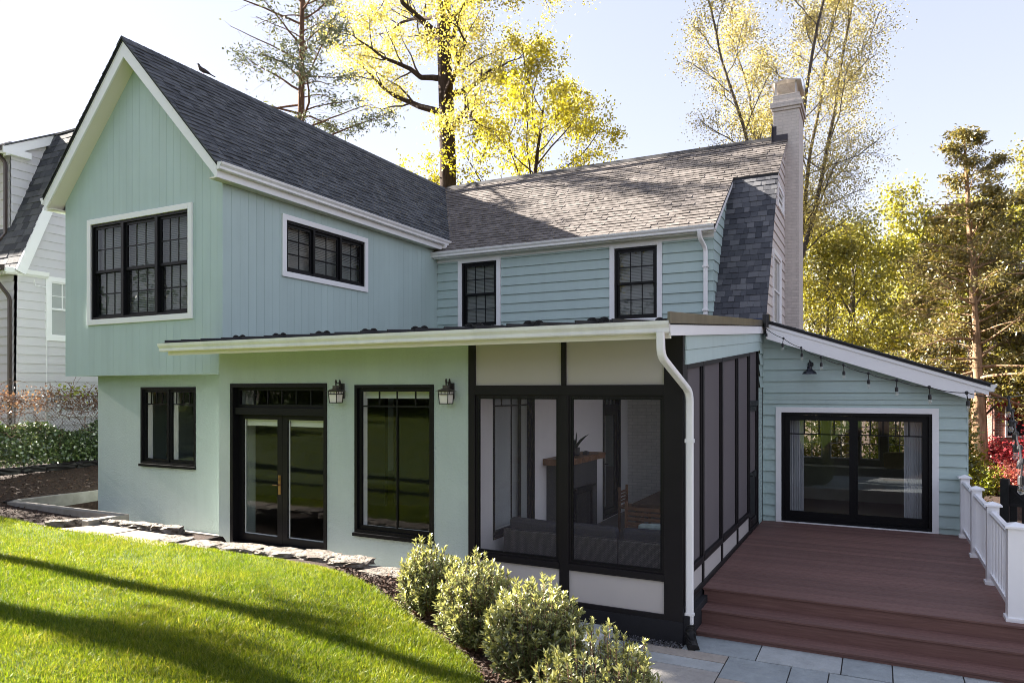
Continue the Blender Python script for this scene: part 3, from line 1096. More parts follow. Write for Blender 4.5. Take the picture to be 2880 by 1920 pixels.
MB().shingles((XC - 2.37, 0, ez), (0, 1, 0), (2.37 / Lr, 0, 2.37 * SL / Lr), [[(8.13, -.02), (18.8, -.02), (18.8, Lr), (8.13, Lr)]], 0.142, (0.10, 0.21), 2, 0.017).build("shingles", 'dark_shingle', roof2)
rc = MB()
y = 8.13
while y < 18.6:
    for sg in (-1, 1):
        rc.add([(XC, y, PK + .028), (XC, y + .2, PK + .02), (XC + sg * .13, y + .2, PK + .02 - .13 * SL), (XC + sg * .13, y, PK + .03 - .13 * SL)], [(0, 1, 2, 3)])
        rc.add([(XC, y, PK + .028), (XC + sg * .13, y, PK + .03 - .13 * SL), (XC + sg * .13, y, PK + .008 - .13 * SL), (XC, y, PK + .006)], [(0, 1, 2, 3)])
    y += .145
rc.build("ridge_cap", 'dark_shingle', roof)
# rake boards and soffits
for sg in (1, -1):
    def X(d):
        return XC + sg * d
    pts = [(X(0), 8.17, PK - .06), (X(2.36), 8.17, PK - .06 - SL * 2.36), (X(2.36), 8.17, 5.90), (X(2.30), 8.17, 5.90), (X(2.30), 8.17, PK - .335 - SL * 2.255), (X(0), 8.17, PK - .335)]
    MB().prism(pts, (0, 0.03, 0)).build("rake_board", 'white', HOUSE)
    MB().prism([(X(0), 8.2, PK - .30), (X(2.33), 8.2, PK - .30 - SL * 2.33), (X(2.33), 8.47, PK - .30 - SL * 2.33), (X(0), 8.47, PK - .30)], (0, 0, .03)).build("rake_soffit", 'soffit', HOUSE)
    MB().prism([(X(0), 8.162, PK - .035), (X(2.37), 8.162, PK - .035 - SL * 2.37), (X(2.37), 8.162, PK - .085 - SL * 2.37), (X(0), 8.162, PK - .085)], (0, .012, 0)).build("drip_edge", 'white', HOUSE)
    y1 = 15.1 if sg > 0 else 18.6
    a, b = sorted((X(2.15), X(2.335)))
    MB().box(a, b, 8.2, y1, 5.905, 5.93).build("eave_soffit", 'soffit', HOUSE)
    a, b = sorted((X(2.335), X(2.36)))
    MB().box(a, b, 8.2, y1, 5.90, ez - .07).build("fascia", 'white', HOUSE)

KP = [(0, 0), (.07, 0), (.085, .012), (.085, .05), (.113, .088), (.12, .125), (.112, .125), (.106, .092), (.077, .054), (.077, .016), (.066, .008), (.006, .008), (.006, .125), (0, .125)]
def gutter(a, b, out, prof=KP, mat='gutter', parent=HOUSE):
    g = MB().extrude_profile(a, b, prof, out)
    # end caps as thin plates
    A, B, O = Vector(a), Vector(b), Vector(out)
    d = (B - A).normalized() * .003
    for p in (A, B - d):
        q = [(0.003, 0.003), (.069, .003), (.083, .014), (.083, .05), (.111, .088), (.117, .123), (.003, .123)]
        g.prism([tuple(p + O * x + Vector((0, 0, z))) for x, z in q], tuple(d))
    return g.build("gutter", mat, parent)
gutter((XC + 2.36, 8.16, 6.015), (XC + 2.36, 15.16, 6.015), (1, 0, 0))
gutter((XC - 2.36, 18.6, 6.015), (XC - 2.36, 8.16, 6.015), (-1, 0, 0))
MB().box(-9.53, -9.45, 14.92, 15.0, 5.80, 6.02).build("downspout", 'gutter', HOUSE)

# --- main block ---------------------------------------------------------------
MH = [(-9.033, -8.074, 4.0, 5.54), (-5.142, -4.191, 4.0, 5.545)]
MB().panel(W_main, -9.74, -3.03, 3.1, 5.85, -0.16, -0.03, MH).build("rear_dormer_wall", 'lap', HOUSE)
MC = [(h[0] - .115, h[1] + .115, 3.4, 5.75) for h in MH]
MB().laps(W_main, [(-9.742, 3.45), (-3.0, 3.45), (-3.0, 5.62), (-9.742, 5.62)], MC, 0.213, -.004, 0.024, 5.62 - .06).build("dormer_siding", 'lap', HOUSE)
for h in MH:
    zm = (h[2] + h[3]) / 2
    w = unit_window(HOUSE, W_main, h[0], h[1], h[2], h[3], [(h[0] + .045, h[1] - .045)], 3, 2, True, 0, True, back=-0.13)
    c = MB()
    c.fbox(W_main, h[0] - .11, h[0], h[2] - .12, 5.66, 0.0, 0.034)
    c.fbox(W_main, h[1], h[1] + .11, h[2] - .12, 5.66, 0.0, 0.034)
    c.fbox(W_main, h[0], h[1], h[3], 5.66, 0.0, 0.034)
    c.fbox(W_main, h[0], h[1], h[2] - .12, h[2], 0.0, 0.034)
    c.build("casing", 'white', w, bevel=0.003)
MB().fbox(W_main, -9.74, -3.0, 5.60, 5.70, 0.0, 0.03).build("frieze_board", 'white', HOUSE)
mb = MB()
mb.box(-9.80, -2.96, 14.845, 15.02, 5.70, 5.72)
mb.build("eave_soffit", 'white', HOUSE)
MB().box(-9.80, -2.955, 14.82, 14.845, 5.665, 5.80).build("fascia", 'white', HOUSE)
gutter((-9.815, 14.82, 5.69), (-2.95, 14.82, 5.69), (0, -1, 0))

mr = slab([(-9.8, 14.76, main_z(14.76) - .014), (-2.93, 14.76, main_z(14.76) - .014), (-2.93, 18.77, 8.69 - .014), (-11.9, 18.77, 8.69 - .014), (-9.8, 15.3, main_z(15.3) - .014)], 0.05, "main_roof", 'felt')
q = math.sqrt(1 + MS * MS)
SM = (0, 1 / q, MS / q)
Lm = 4.02 * q
sb = 2.05 * q
MB().shingles((0, 14.75, 5.8), (1, 0, 0), SM, [[(-9.53, .598), (-2.92, .598), (-2.92, Lm), (-11.9, Lm)], [(-9.8, -.02), (-2.92, -.02), (-2.92, .598), (-9.8, .598)]], 0.146, (0.11, 0.21), 3, 0.017).build("shingles", 'grey_shingle', mr)
mr2 = slab([(-2.93, 16.8, main_z(16.8) - .014), (-1.965, 16.8, main_z(16.8) - .014), (-1.965, 18.77, 8.69 - .014), (-2.93, 18.77, 8.69 - .014)], 0.05, "upper_roof", 'felt')
MB().shingles((0, 14.75, 5.8), (1, 0, 0), SM, [[(-2.92, sb), (-1.955, sb), (-1.955, Lm), (-2.92, Lm)]], 0.146, (0.11, 0.21), 4, 0.017).build("shingles", 'grey_shingle', mr2)
slab([(-14.3, 22.79, 5.8), (-14.3, 18.77, 8.69), (-1.965, 18.77, 8.69), (-1.965, 22.79, 5.8)], 0.05, "rear_roof", 'felt')
slab([(-14.3, 18.77, 8.69), (-14.3, 14.9, 5.9), (-13.0, 14.9, 5.9), (-11.9, 18.77, 8.69)], 0.05, "rear_roof", 'felt')
MB().prism([(-11.8, 18.62, 8.60), (-2.31, 18.62, 8.60), (-2.31, 18.77, 8.735), (-11.8, 18.77, 8.735)], (0, 0.16, -0.0)).build("ridge_vent", 'felt', HOUSE)
MB().prism([(-2.93, 14.77, main_z(14.77) - .06), (-2.93, 16.82, main_z(16.82) - .06), (-2.93, 16.82, main_z(16.82) - .17), (-2.93, 14.85, main_z(14.85) - .17)], (-.025, 0, 0)).build("rake_board", 'white', HOUSE)
MB().prism([(-1.98, 16.8, main_z(16.8) - .06), (-1.98, 18.77, 8.69 - .06), (-1.98, 18.77, 8.69 - .15), (-1.98, 16.8, main_z(16.8) - .15)], (-.025, 0, 0)).build("rake_board", 'beige', HOUSE)
# steep lower slope beside the dormer
ls = slab([(-3.0, 14.75, 3.6 - .02), (-1.98, 14.75, 3.6 - .02), (-1.98, 16.84, 7.27 - .02), (-3.0, 16.84, 7.27 - .02)], 0.06, "lower_roof", 'felt')
qq = math.hypot(2.09, 3.67)
MB().shingles((0, 14.75, 3.6), (1, 0, 0), (0, 2.09 / qq, 3.67 / qq), [[(-3.015, .3), (-1.965, .3), (-1.965, qq), (-3.015, qq)]], 0.15, (0.10, 0.21), 5, 0.013).build("shingles", 'slate', ls)
MB().box(-3.0, -1.98, 14.70, 14.93, 3.60, 3.86).build("roof_membrane", 'olefin', HOUSE)
# dormer cheek and end wall
MB().prism([W_chk.P(15.02, 3.5), W_chk.P(16.82, 7.18), W_chk.P(15.02, 5.9)], (-.1, 0, 0)).build("dormer_cheek", 'lap', HOUSE)
MB().laps(W_chk, [(15.0, 3.9), (16.82, 7.20), (15.0, 5.91)], [], 0.213, 0.002, 0.022, 5.56).build("cheek_siding", 'lap', HOUSE)
EW = [(14.88, 3.6), (22.6, 3.6), (20.7, 7.15), (18.77, 8.55), (16.86, 7.15)]
MB().prism([W_end.P(a, z, -.02) for a, z in EW], (-.12, 0, 0)).build("end_wall", 'beige', HOUSE)
MB().laps(W_end, EW, [(16.28, 17.72, 3.8, 5.52), (17.12, 18.25, 6.64, 7.12)], 0.213, 0.002, 0.022).build("end_siding", 'beige', HOUSE)
for (a0, a1, z0, z1) in [(16.38, 17.62, 3.92, 5.42), (17.2, 18.17, 6.70, 7.06)]:
    f = MB().frame(W_end, a0, a1, z0, z1, 0.05, -.015, 0.015)
    f.fbox(W_end, a0 + .05, a1 - .05, (z0 + z1) / 2 - .02, (z0 + z1) / 2 + .02, -.01, 0.012)
    w = f.build("window", 'white', HOUSE)
    glaze(w, W_end, [(a0 + .05, a1 - .05, z0 + .05, z1 - .05)], -.005)
    MB().frame(W_end, a0 - .1, a1 + .1, z0 - .1, z1 + .1, .1, 0, .04).build("casing", 'white', w)

# chimney
ch = MB()
ch.box(-2.29, -1.69, 18.57, 19.58, 0, 9.27)
ch.box(-2.32, -1.66, 18.54, 19.61, 9.27, 9.34)
ch.box(-2.355, -1.625, 18.505, 19.645, 9.34, 9.47)
ch.box(-2.30, -1.68, 18.56, 19.59, 9.47, 9.66)
chim = ch.build("chimney", 'paintedbrick', HOUSE, bevel=0.006)
cap = MB()
for x in (-2.23, -1.77):
    for y in (18.63, 19.5):
        cap.box(x - .015, x + .015, y - .015, y + .015, 9.66, 9.96)
cap.prism([(-2.33, 18.5, 9.93), (-1.99, 18.5, 10.0), (-1.65, 18.5, 9.93), (-1.65, 18.5, 9.945), (-1.99, 18.5, 10.015), (-2.33, 18.5, 9.945)], (0, 1.14, 0))
cp = cap.build("chimney_cap", 'galv', chim)
ms = MB()
def cage(p0, p1):
    a, b = Vector(p0), Vector(p1)
    d = b - a
    L = d.length
    k = -0.28
    while k < L:
        for s in (1, -1):
            x0, x1 = (k, k + .28) if s > 0 else (k + .28, k)
            t0, t1 = 0.0, 1.0
            xa, xb = x0, x1
            za, zb = 0.0, .28
            # clip to the side panel
            lo, hi = 0.0, L
            if xa < lo:
                za, xa = (lo - xa) / (xb - xa) * .28, lo
            if xa > hi:
                za, xa = (hi - xa) / (xb - xa) * .28, hi
            if xb > hi:
                zb, xb = za + (hi - xa) / (xb - xa) * (.28 - za), hi
            if xb < lo:
                zb, xb = za + (lo - xa) / (xb - xa) * (.28 - za), lo
            if zb > za:
                ms.frust(a + d * (xa / L) + Vector((0, 0, za)), a + d * (xb / L) + Vector((0, 0, zb)), .003, .003, 3)
        k += .035
cage((-2.23, 18.63, 9.66), (-1.77, 18.63, 9.66))
cage((-1.77, 18.63, 9.66), (-1.77, 19.5, 9.66))
cage((-2.23, 19.5, 9.66), (-1.77, 19.5, 9.66))
cage((-2.23, 18.63, 9.66), (-2.23, 19.5, 9.66))
ms.build("spark_screen", 'galv', chim)
MB().box(-2.31, -2.295, 18.45, 18.8, 8.46, 8.95).box(-2.30, -2.21, 18.548, 18.568, 8.5, 8.9).box(-2.21, -1.95, 18.545, 18.568, 8.50, 8.68).build("chimney_flashing", 'lead', chim)

# --- stucco ground floor ---------------------------------------------------
LH = [(-12.30, -10.81, 1.085, 2.506)]
MB().panel(W_low, -13.58, -9.52, -0.6, 2.74, -0.16, 0.0, LH).build("stucco_wall", 'stucco', HOUSE)
DH = [(-9.263, -7.257, -0.02, 2.55), (-6.739, -5.377, 0.40, 2.521)]
MB().panel(W_stu, -9.527, -4.835, -0.6, 3.16, -0.18, 0.0, DH).build("stucco_wall", 'stucco', HOUSE)
MB().box(-9.527, -9.38, 8.38, 8.8, -0.6, 3.2).build("stucco_return", 'stucco', HOUSE)

def lite_window(parent, W, a0, a1, z0, z1, sashes, zbar, vtop, vlow, name="window", shade=0.0, sill=True):
    f = MB().frame(W, a0, a1, z0, z1, .045, -.10, .012)
    panes = []
    for (p, q) in sashes:
        f.frame(W, p + .002, q - .002, z0 + .047, z1 - .047, .05, -.075, -.03)
        panes.append((p + .05, q - .05, z0 + .095, z1 - .095))
        f.fbox(W, p + .05, q - .05, zbar - .011, zbar + .011, -.062, -.045)
        for x in vtop:
            if p < x < q:
                f.fbox(W, x - .010, x + .010, zbar + .011, z1 - .095, -.062, -.047)
        for x in vlow:
            if p < x < q:
                f.fbox(W, x - .010, x + .010, z0 + .095, zbar - .011, -.062, -.047)
    if len(sashes) > 1:
        f.fbox(W, sashes[0][1], sashes[1][0], z0 + .045, z1 - .045, -.1, -.01)
    if sill:
        f.fbox(W, a0 - .01, a1 + .01, z0 - .05, z0 - .002, -.06, .05)
    w = f.build(name, 'black', parent)
    glaze(w, W, panes, -.066)
    for (p, q, c, d) in panes:
        liner(w, W, p - .03, q + .03, c - .03, d + .03, -.19, -.09)
    if shade:
        for (p, q, c, d) in panes:
            MB().fbox(W, p - .01, q + .01, d - shade, d + .02, -.16, -.15).build("roller_shade", 'shade', w)
    return w
lite_window(HOUSE, W_low, -12.30, -10.81, 1.085, 2.506, [(-12.255, -11.57), (-11.54, -10.855)], 2.19, [-12.08, -11.93, -11.77, -11.38, -11.2, -11.03], [])
lite_window(HOUSE, W_stu, -6.739, -5.377, 0.40, 2.521, [(-6.694, -5.422)], 2.215, [-6.338, -6.029, -5.715], [-6.029], shade=0.10)

# french doors under a transom
fd = MB().frame(W_stu, -9.263, -7.257, 0.0, 2.55, .06, -.17, .014, wb=.03)
fd.fbox(W_stu, -9.203, -7.317, 2.06, 2.17, -.17, -.02)
fd.frame(W_stu, -9.2, -7.32, 2.172, 2.488, .05, -.13, -.08)
for k in range(1, 6):
    x = -9.15 + 1.78 * k / 6
    fd.fbox(W_stu, x - .011, x + .011, 2.222, 2.438, -.118, -.1)
door = fd.build("french_door", 'black', HOUSE)
glaze(door, W_stu, [(-9.15, -7.37, 2.222, 2.438)], -.121)
for (p, q, gl, gr) in [(-9.2, -8.26, -9.095, -8.36), (-8.255, -7.32, -8.15, -7.425)]:
    lf = MB()
    lf.fbox(W_stu, p, gl, .035, 2.055, -.16, -.11)
    lf.fbox(W_stu, gr, q, .035, 2.055, -.16, -.11)
    lf.fbox(W_stu, gl, gr, .035, .15, -.16, -.11)
    lf.fbox(W_stu, gl, gr, 1.985, 2.055, -.16, -.11)
    leaf = lf.build("door_leaf", 'black', door)
    glaze(door, W_stu, [(gl, gr, .15, 1.985)], -.135)
    liner(door, W_stu, gl + .001, gr - .001, .151, 1.984, -.155, -.14, name="glazing_bead", t=.014)
    MB().fbox(W_stu, gl, gr, 1.88, 1.985, -.19, -.18).build("roller_shade", 'shade', door)
h = MB().fbox(W_stu, -8.335, -8.285, .82, 1.12, -.11, -.10)
h.tube([W_stu.P(-8.31, .97, -.10), W_stu.P(-8.31, .97, -.05), W_stu.P(-8.40, .97, -.05)], .009, 8)
h.lathe(W_stu.P(-8.31, 1.06, -.10), [(.012, -.02), (.014, 0), (.012, .02)], 8)
h.build("door_handle", 'brass', door)

# --- screened porch ----------------------------------------------------------
PS = 0.0778
def eave_z(y):
    return 2.737 + PS * (y - 8.274)
pf = MB()
pf.fbox(W_stu, -4.831, -4.732, -.217, 3.16, -.15, .012)
pf.fbox(W_stu, -2.205, -1.985, -.217, 3.16, -.22, .012)
pf.fbox(W_stu, -4.732, -2.205, 3.048, 3.16, -.14, .008)
pf.fbox(W_stu, -4.732, -2.205, 2.38, 2.506, -.14, .010)
pf.fbox(W_stu, -3.501, -3.437, 2.506, 3.048, -.14, .006)
pf.fbox(W_stu, -3.525, -3.40, -.157, 2.38, -.14, .006)
pf.fbox(W_stu, -4.732, -3.525, .225, .305, -.14, .014)
pf.fbox(W_stu, -3.40, -2.205, .225, .305, -.14, .014)
pf.fbox(W_stu, -4.732, -2.205, -.217, -.157, -.14, .010)
for (a, b) in [(-4.732, -3.525), (-3.40, -2.205)]:
    pf.frame(W_stu, a, b, .305, 2.38, .028, -.07, -.012)
pf.build("porch_frame", 'porchblack', HOUSE, bevel=0.003)
for (a, b) in [(-4.732, -3.525), (-3.40, -2.205)]:
    sf = MB().frame(W_stu, a + .029, b - .029, .334, 2.351, .022, -.05, -.02).build("screen_frame", 'black', HOUSE)
    MB().poly([W_stu.P(a + .05, .356, -.036), W_stu.P(b - .05, .356, -.036), W_stu.P(b - .05, 2.33, -.036), W_stu.P(a + .05, 2.33, -.036)]).build("screen", 'screen', sf)
for (a, b, c, d) in [(-4.732, -3.501, 2.506, 3.048), (-3.437, -2.205, 2.506, 3.048), (-4.732, -3.525, -.157, .225), (-3.40, -2.205, -.157, .225)]:
    MB().fbox(W_stu, a, b, c, d, -.07, -.02).build("infill_panel", 'panel', HOUSE)
mb = MB().fbox(W_stu, -4.831, -1.985, -.7, -.217, -.3, .016)
mb.fbox(W_ps, 8.2, 14.5, -.7, -.06, -.19, .004)
mb.fbox(W_ps, 8.2, 9.19, -.7, -.14, 0.004, .07)
mb.build("porch_foundation", 'foundation', HOUSE, bevel=0.004)
# side of the porch
ps = MB()
MY = [8.42, 9.279, 10.533, 11.807, 12.989]
for y in MY[1:]:
    ps.fbox(W_ps, y - .035, y + .035, -.05, eave_z(y) + .03, -.12, .006)
ps.fbox(W_ps, 13.94, 14.0, -.05, eave_z(13.97) + .03, -.12, .006)
ps.fbox(W_ps, 8.2, 14.0, -.06, 0.005, -.12, .010)
for i in range(4):
    a, b = MY[i] + (.035 if i else 0), MY[i + 1] - .035
    ps.fbox(W_ps, a, b, .255, .335, -.12, .012)
    # frame follows the slope of the roof
    for (s0, s1) in ((0, .06),):
        ps.add([W_ps.P(a, eave_z(a) - .06, .003), W_ps.P(b, eave_z(b) - .06, .003), W_ps.P(b, eave_z(b) + .03, .003), W_ps.P(a, eave_z(a) + .03, .003),
                W_ps.P(a, eave_z(a) - .06, -.1), W_ps.P(b, eave_z(b) - .06, -.1), W_ps.P(b, eave_z(b) + .03, -.1), W_ps.P(a, eave_z(a) + .03, -.1)], MB.BF)
    ps.fbox(W_ps, a, a + .03, .335, eave_z(a) - .06, -.07, -.01)
    ps.fbox(W_ps, b - .03, b, .335, eave_z(b) - .06, -.07, -.01)
psf = ps.build("porch_side_frame", 'porchblack', HOUSE, bevel=0.003)
for i in range(4):
    a, b = MY[i] + (.065 if i else .03), MY[i + 1] - .065
    MB().poly([W_ps.P(a, .335, -.036), W_ps.P(b, .335, -.036), W_ps.P(b, eave_z(b) - .06, -.036), W_ps.P(a, eave_z(a) - .06, -.036)]).build("screen", 'screen', psf)
    a, b = MY[i] + (.035 if i else 0), MY[i + 1] - .035
    MB().fbox(W_ps, a, b, .005, .255, -.07, -.015).build("infill_panel", 'panel', HOUSE)
sd = MB()
sd.frame(W_ps, 13.026, 13.938, 0.01, 2.16, .09, -.06, -.015, wb=.14)
sd.fbox(W_ps, 13.116, 13.848, .86, .98, -.06, -.015)
sd.fbox(W_ps, 13.024, 13.94, 2.17, 2.26, -.12, .004)
sd.fbox(W_ps, 13.116, 13.848, .15, .86, -.045, -.03)
sdo = sd.build("screen_door", 'porchblack', HOUSE)
mb = MB().poly([W_ps.P(13.116, .98, -.036), W_ps.P(13.848, .98, -.036), W_ps.P(13.848, 2.07, -.036), W_ps.P(13.116, 2.07, -.036)])
mb.poly([W_ps.P(13.024, 2.26, -.036), W_ps.P(13.94, 2.26, -.036), W_ps.P(13.94, eave_z(13.94), -.036), W_ps.P(13.024, eave_z(13.024), -.036)])
mb.build("screen", 'screen', sdo)
MB().fbox(W_ps, 13.06, 13.09, .88, 1.0, -.015, -.008).tube([W_ps.P(13.075, .94, -.01), W_ps.P(13.075, .94, .04), W_ps.P(13.17, .94, .04)], .008, 6).build("door_handle", 'black', sdo)
# sloping band of siding above the screens, with its seam
bd = MB()
for k, (c0, c1) in enumerate([(0.0, .165), (.169, .42)]):
    a, b = 8.274, 14.5
    bd.add([W_ps.P(a, eave_z(a) + c0, .022), W_ps.P(b, eave_z(b) + c0, .022), W_ps.P(b, eave_z(b) + c1, .012), W_ps.P(a, eave_z(a) + c1, .012),
            W_ps.P(a, eave_z(a) + c0, -.02), W_ps.P(b, eave_z(b) + c0, -.02), W_ps.P(b, eave_z(b) + c1, -.02), W_ps.P(a, eave_z(a) + c1, -.02)], MB.BF)
bd.build("porch_band", 'lap', HOUSE)
MB().fbox(W_ps, 14.0, 14.5, -.5, 2.5, -.3, .002).build("brick_pier", 'mintbrick', HOUSE)
mb = MB().laps(Fr((-1.985, 0, 0), (0, 1, 0), (1, 0, 0)), [(14.02, 2.5), (14.5, 2.5), (14.5, 3.4), (14.02, 3.4)], [], .213, .004, .03)
mb.build("pier_siding", 'lap', HOUSE)
# porch roof
def proof_z(y):
    return 3.175 + PS * (y - 7.42)
pr = MB().prism([(-9.86, 7.42, proof_z(7.42)), (-1.93, 7.42, proof_z(7.42)), (-1.93, 15.0, proof_z(15.0)), (-9.75, 15.0, proof_z(15.0)), (-9.75, 8.46, proof_z(8.46)), (-9.86, 8.46, proof_z(8.46))], (0, 0, -.05)).build("porch_roof", 'metalroof', HOUSE)
sm = MB()
gd = []
SX = [-9.82, -9.45, -9.02, -8.59, -8.16, -7.73, -7.30, -6.87, -6.44, -6.01, -5.58, -5.15, -4.72, -4.29, -3.86, -3.43, -3.0, -2.57]
for i, x in enumerate(SX):
    y1 = 8.45 if x < -9.75 else 14.98
    sm.prism([(x - .009, 7.43, proof_z(7.43)), (x + .009, 7.43, proof_z(7.43)), (x + .009, y1, proof_z(y1)), (x - .009, y1, proof_z(y1))], (0, 0, .042))
    if i % 2 == 0 and x > -9.6:
        gd.append((x, 8.15))
    elif x > -9.6:
        gd.append((x, 9.6))
sm.build("standing_seams", 'metalroof', pr)
for (x, y) in gd:
    z = proof_z(y) + .04
    b = MB()
    for s in (-1, 1):
        pts = []
        for k in range(13):
            t = math.pi * k / 12
            pts.append((x + s * .075 + .072 * math.cos(t), y, z - .015 + .066 * math.sin(t)))
        b.prism(pts, (0, .012, 0))
        for t in (.35, .8, 1.25, 1.9, 2.4, 2.8):
            p = Vector((x + s * .075, y, z - .015))
            e = p + Vector((.07 * math.cos(t), 0, .064 * math.sin(t)))
            b.frust(p, e + Vector((0, -.012, 0)), .006, .005, 4)
    b.box(x - .02, x + .02, y - .02, y + .04, z - .03, z + .03)
    b.build("snow_guard", 'guard', pr)
gutter((-9.90, 7.47, 3.04), (-1.932, 7.47, 3.04), (0, -1, 0))
MB().box(-9.80, -1.94, 7.47, 7.495, 2.985, 3.12).build("fascia", 'soffit', HOUSE)
MB().box(-9.80, -1.96, 7.495, 8.19, 3.085, 3.1).build("porch_soffit", 'soffit', HOUSE)
def rakez(y):
    return proof_z(y) - .03
MB().prism([(-1.93, 7.44, rakez(7.44)), (-1.93, 14.42, rakez(14.42)), (-1.93, 14.42, rakez(14.42) - .155), (-1.93, 7.44, rakez(7.44) - .135)], (-.022, 0, 0)).build("porch_fascia", 'white', HOUSE)
MB().prism([(-1.915, 7.36, rakez(7.36) + .115), (-1.915, 14.42, rakez(14.42) + .10), (-1.915, 14.42, rakez(14.42) - .006), (-1.915, 7.36, rakez(7.36) - .006)], (-.03, 0, 0)).box(-1.955, -1.914, 14.30, 14.45, rakez(14.3), rakez(14.3) + .16).build("roof_flashing", 'bronze', HOUSE)

# porch inside
mb = MB().fbox(W_ps, 8.3, 14.9, -.2, -.12, -2.83, -.1)
mb.build("porch_floor", 'porchfloor', HOUSE)
PH = [(8.87, 10.232, .333, 2.5), (13.394, 14.457, -.1, 2.5)]
MB().panel(W_pi, 8.37, 15.0, -.2, 3.16, -.12, 0.0, PH).build("porch_wall", 'porchwall', HOUSE)
MB().fbox(W_pb, -4.82, -1.99, -.2, 3.66, -.1, 0).build("porch_brick_wall", 'whitebrick', HOUSE)
MB().fbox(W_pi, 14.457, 14.9, -.12, 3.16, 0.0, .025).build("porch_trim", 'white', HOUSE)
w = lite_window(HOUSE, W_pi, 8.87, 10.232, .333, 2.5, [(8.915, 10.187)], 2.218, [9.23, 9.545, 9.86], [9.545], sill=False)
MB().fbox(W_pi, 8.87, 10.232, .333, 2.5, -.30, -.29).build("curtain", 'curtain', w)
pd = MB().frame(W_pi, 13.394, 14.457, -.1, 2.5, .06, -.1, .02)
pd.frame(W_pi, 13.456, 14.395, -.08, 2.06, .12, -.08, -.03)
pd.fbox(W_pi, 13.456, 14.395, 2.06, 2.16, -.1, 0)
for x in (13.69, 13.92, 14.15):
    pd.fbox(W_pi, x - .01, x + .01, 2.16, 2.44, -.06, -.04)
pdo = pd.build("porch_door", 'black', HOUSE)
glaze(pdo, W_pi, [(13.57, 14.28, .04, 1.94), (13.456, 14.395, 2.16, 2.44)], -.055)
MB().fbox(W_pi, 13.456, 14.395, 0, 2.5, -.30, -.29).build("curtain", 'curtain', pdo)
MB().tube([W_pi.P(13.52, .98, -.03), W_pi.P(13.52, .98, .03), W_pi.P(13.63, .98, .03)], .01, 6).fbox(W_pi, 13.50, 13.54, .9, 1.12, -.03, -.02).build("door_handle", 'black', pdo)
fp = MB()
fp.panel(W_pi, 10.7, 12.1, -.12, 1.23, 0.0, .36, [(11.05, 11.78, -.05, .72)])
fire = fp.build("fireplace", 'fireplace', HOUSE)
b = MB().fbox(W_pi, 11.05, 11.78, -.05, .72, 0.01, .05)
b.frame(W_pi, 11.0, 11.83, -.1, .77, .06, .36, .385)
b.fbox(W_pi, 10.96, 11.87, .78, .82, .36, .43)
b.build("firebox", 'black', fire)
rnd = random.Random(4)
ma = MB()
top = []
n = 40
ys = [9.98 + (12.32 - 9.98) * i / n for i in range(n + 1)]
ys = [10.55 + (12.25 - 10.55) * i / n for i in range(n + 1)]
ed = [(.46 + .03 * math.sin(i * .7) + rnd.uniform(-.012, .012), .45 + rnd.uniform(-.02, .02)) for i in range(n + 1)]
for i in range(n):
    a, b = ys[i], ys[i + 1]
    q = [W_pi.P(a, 1.235, .005), W_pi.P(b, 1.235, .005), W_pi.P(b, 1.235, ed[i + 1][1]), W_pi.P(a, 1.235, ed[i][1]),
         W_pi.P(a, 1.335, .005), W_pi.P(b, 1.335, .005), W_pi.P(b, 1.335, ed[i + 1][0]), W_pi.P(a, 1.335, ed[i][0])]
    ma.add(q, MB.BF)
ma.build("mantel", 'wood', fire)

# downspouts
def downspout(path, w, d, ref, straps=()):
    """rectangular pipe: w across, d deep; ref = horizontal width direction"""
    m = MB()
    P = [Vector(p) for p in path]
    ref = Vector(ref)
    rings = []
    for i, p in enumerate(P):
        t = (P[min(i + 1, len(P) - 1)] - P[max(i - 1, 0)]).normalized()
        u = (ref - t * ref.dot(t)).normalized()
        v = t.cross(u)
        hw, hd, c = w / 2, d / 2, .012
        ring = [(-hw + c, -hd), (hw - c, -hd), (hw, -hd + c), (hw, hd - c), (hw - c, hd), (-hw + c, hd), (-hw, hd - c), (-hw, -hd + c)]
        rings.append([tuple(p + u * x + v * y) for x, y in ring])
    pts = [q for r in rings for q in r]
    fs = []
    for i in range(len(P) - 1):
        for j in range(8):
            fs.append((i * 8 + j, i * 8 + (j + 1) % 8, (i + 1) * 8 + (j + 1) % 8, (i + 1) * 8 + j))
    fs += [tuple(range(7, -1, -1)), tuple(range((len(P) - 1) * 8, len(P) * 8))]
    m.add(pts, fs)
    for (c, hw, hd, hz) in straps:
        m.box(c[0] - hw, c[0] + hw, c[1] - hd, c[1] + hd, c[2] - hz, c[2] + hz)
    return m
def bend(a, b, c, r, k=5):
    """points rounding the corner a-b-c"""
    A, B, C = Vector(a), Vector(b), Vector(c)
    p = B + (A - B).normalized() * r
    q = B + (C - B).normalized() * r
    return [tuple((p * (1 - t) + B * t) * (1 - t) + (B * (1 - t) + q * t) * t) for t in [i / k for i in range(k + 1)]]
p0, p1, p2, p3 = (-2.03, 7.40, 3.05), (-2.03, 7.42, 2.80), (-1.925, 8.26, 2.42), (-1.925, 8.26, -.26)
path = [p0] + bend(p0, p1, p2, .10) + bend(p1, p2, p3, .12) + [p3]
dsp = downspout(path, .085, .062, (1, 0, 0), [((-1.925, 8.26, 1.86), .05, .036, .022), ((-1.925, 8.26, -.13), .05, .036, .016)]).build("downspout", 'gutter', HOUSE)
cor = []
rr = []
pts = [Vector((-1.925, 8.26, -.24)), Vector((-1.925, 8.25, -.36)), Vector((-1.90, 8.20, -.42)), Vector((-1.83, 8.06, -.46))]
n = 64
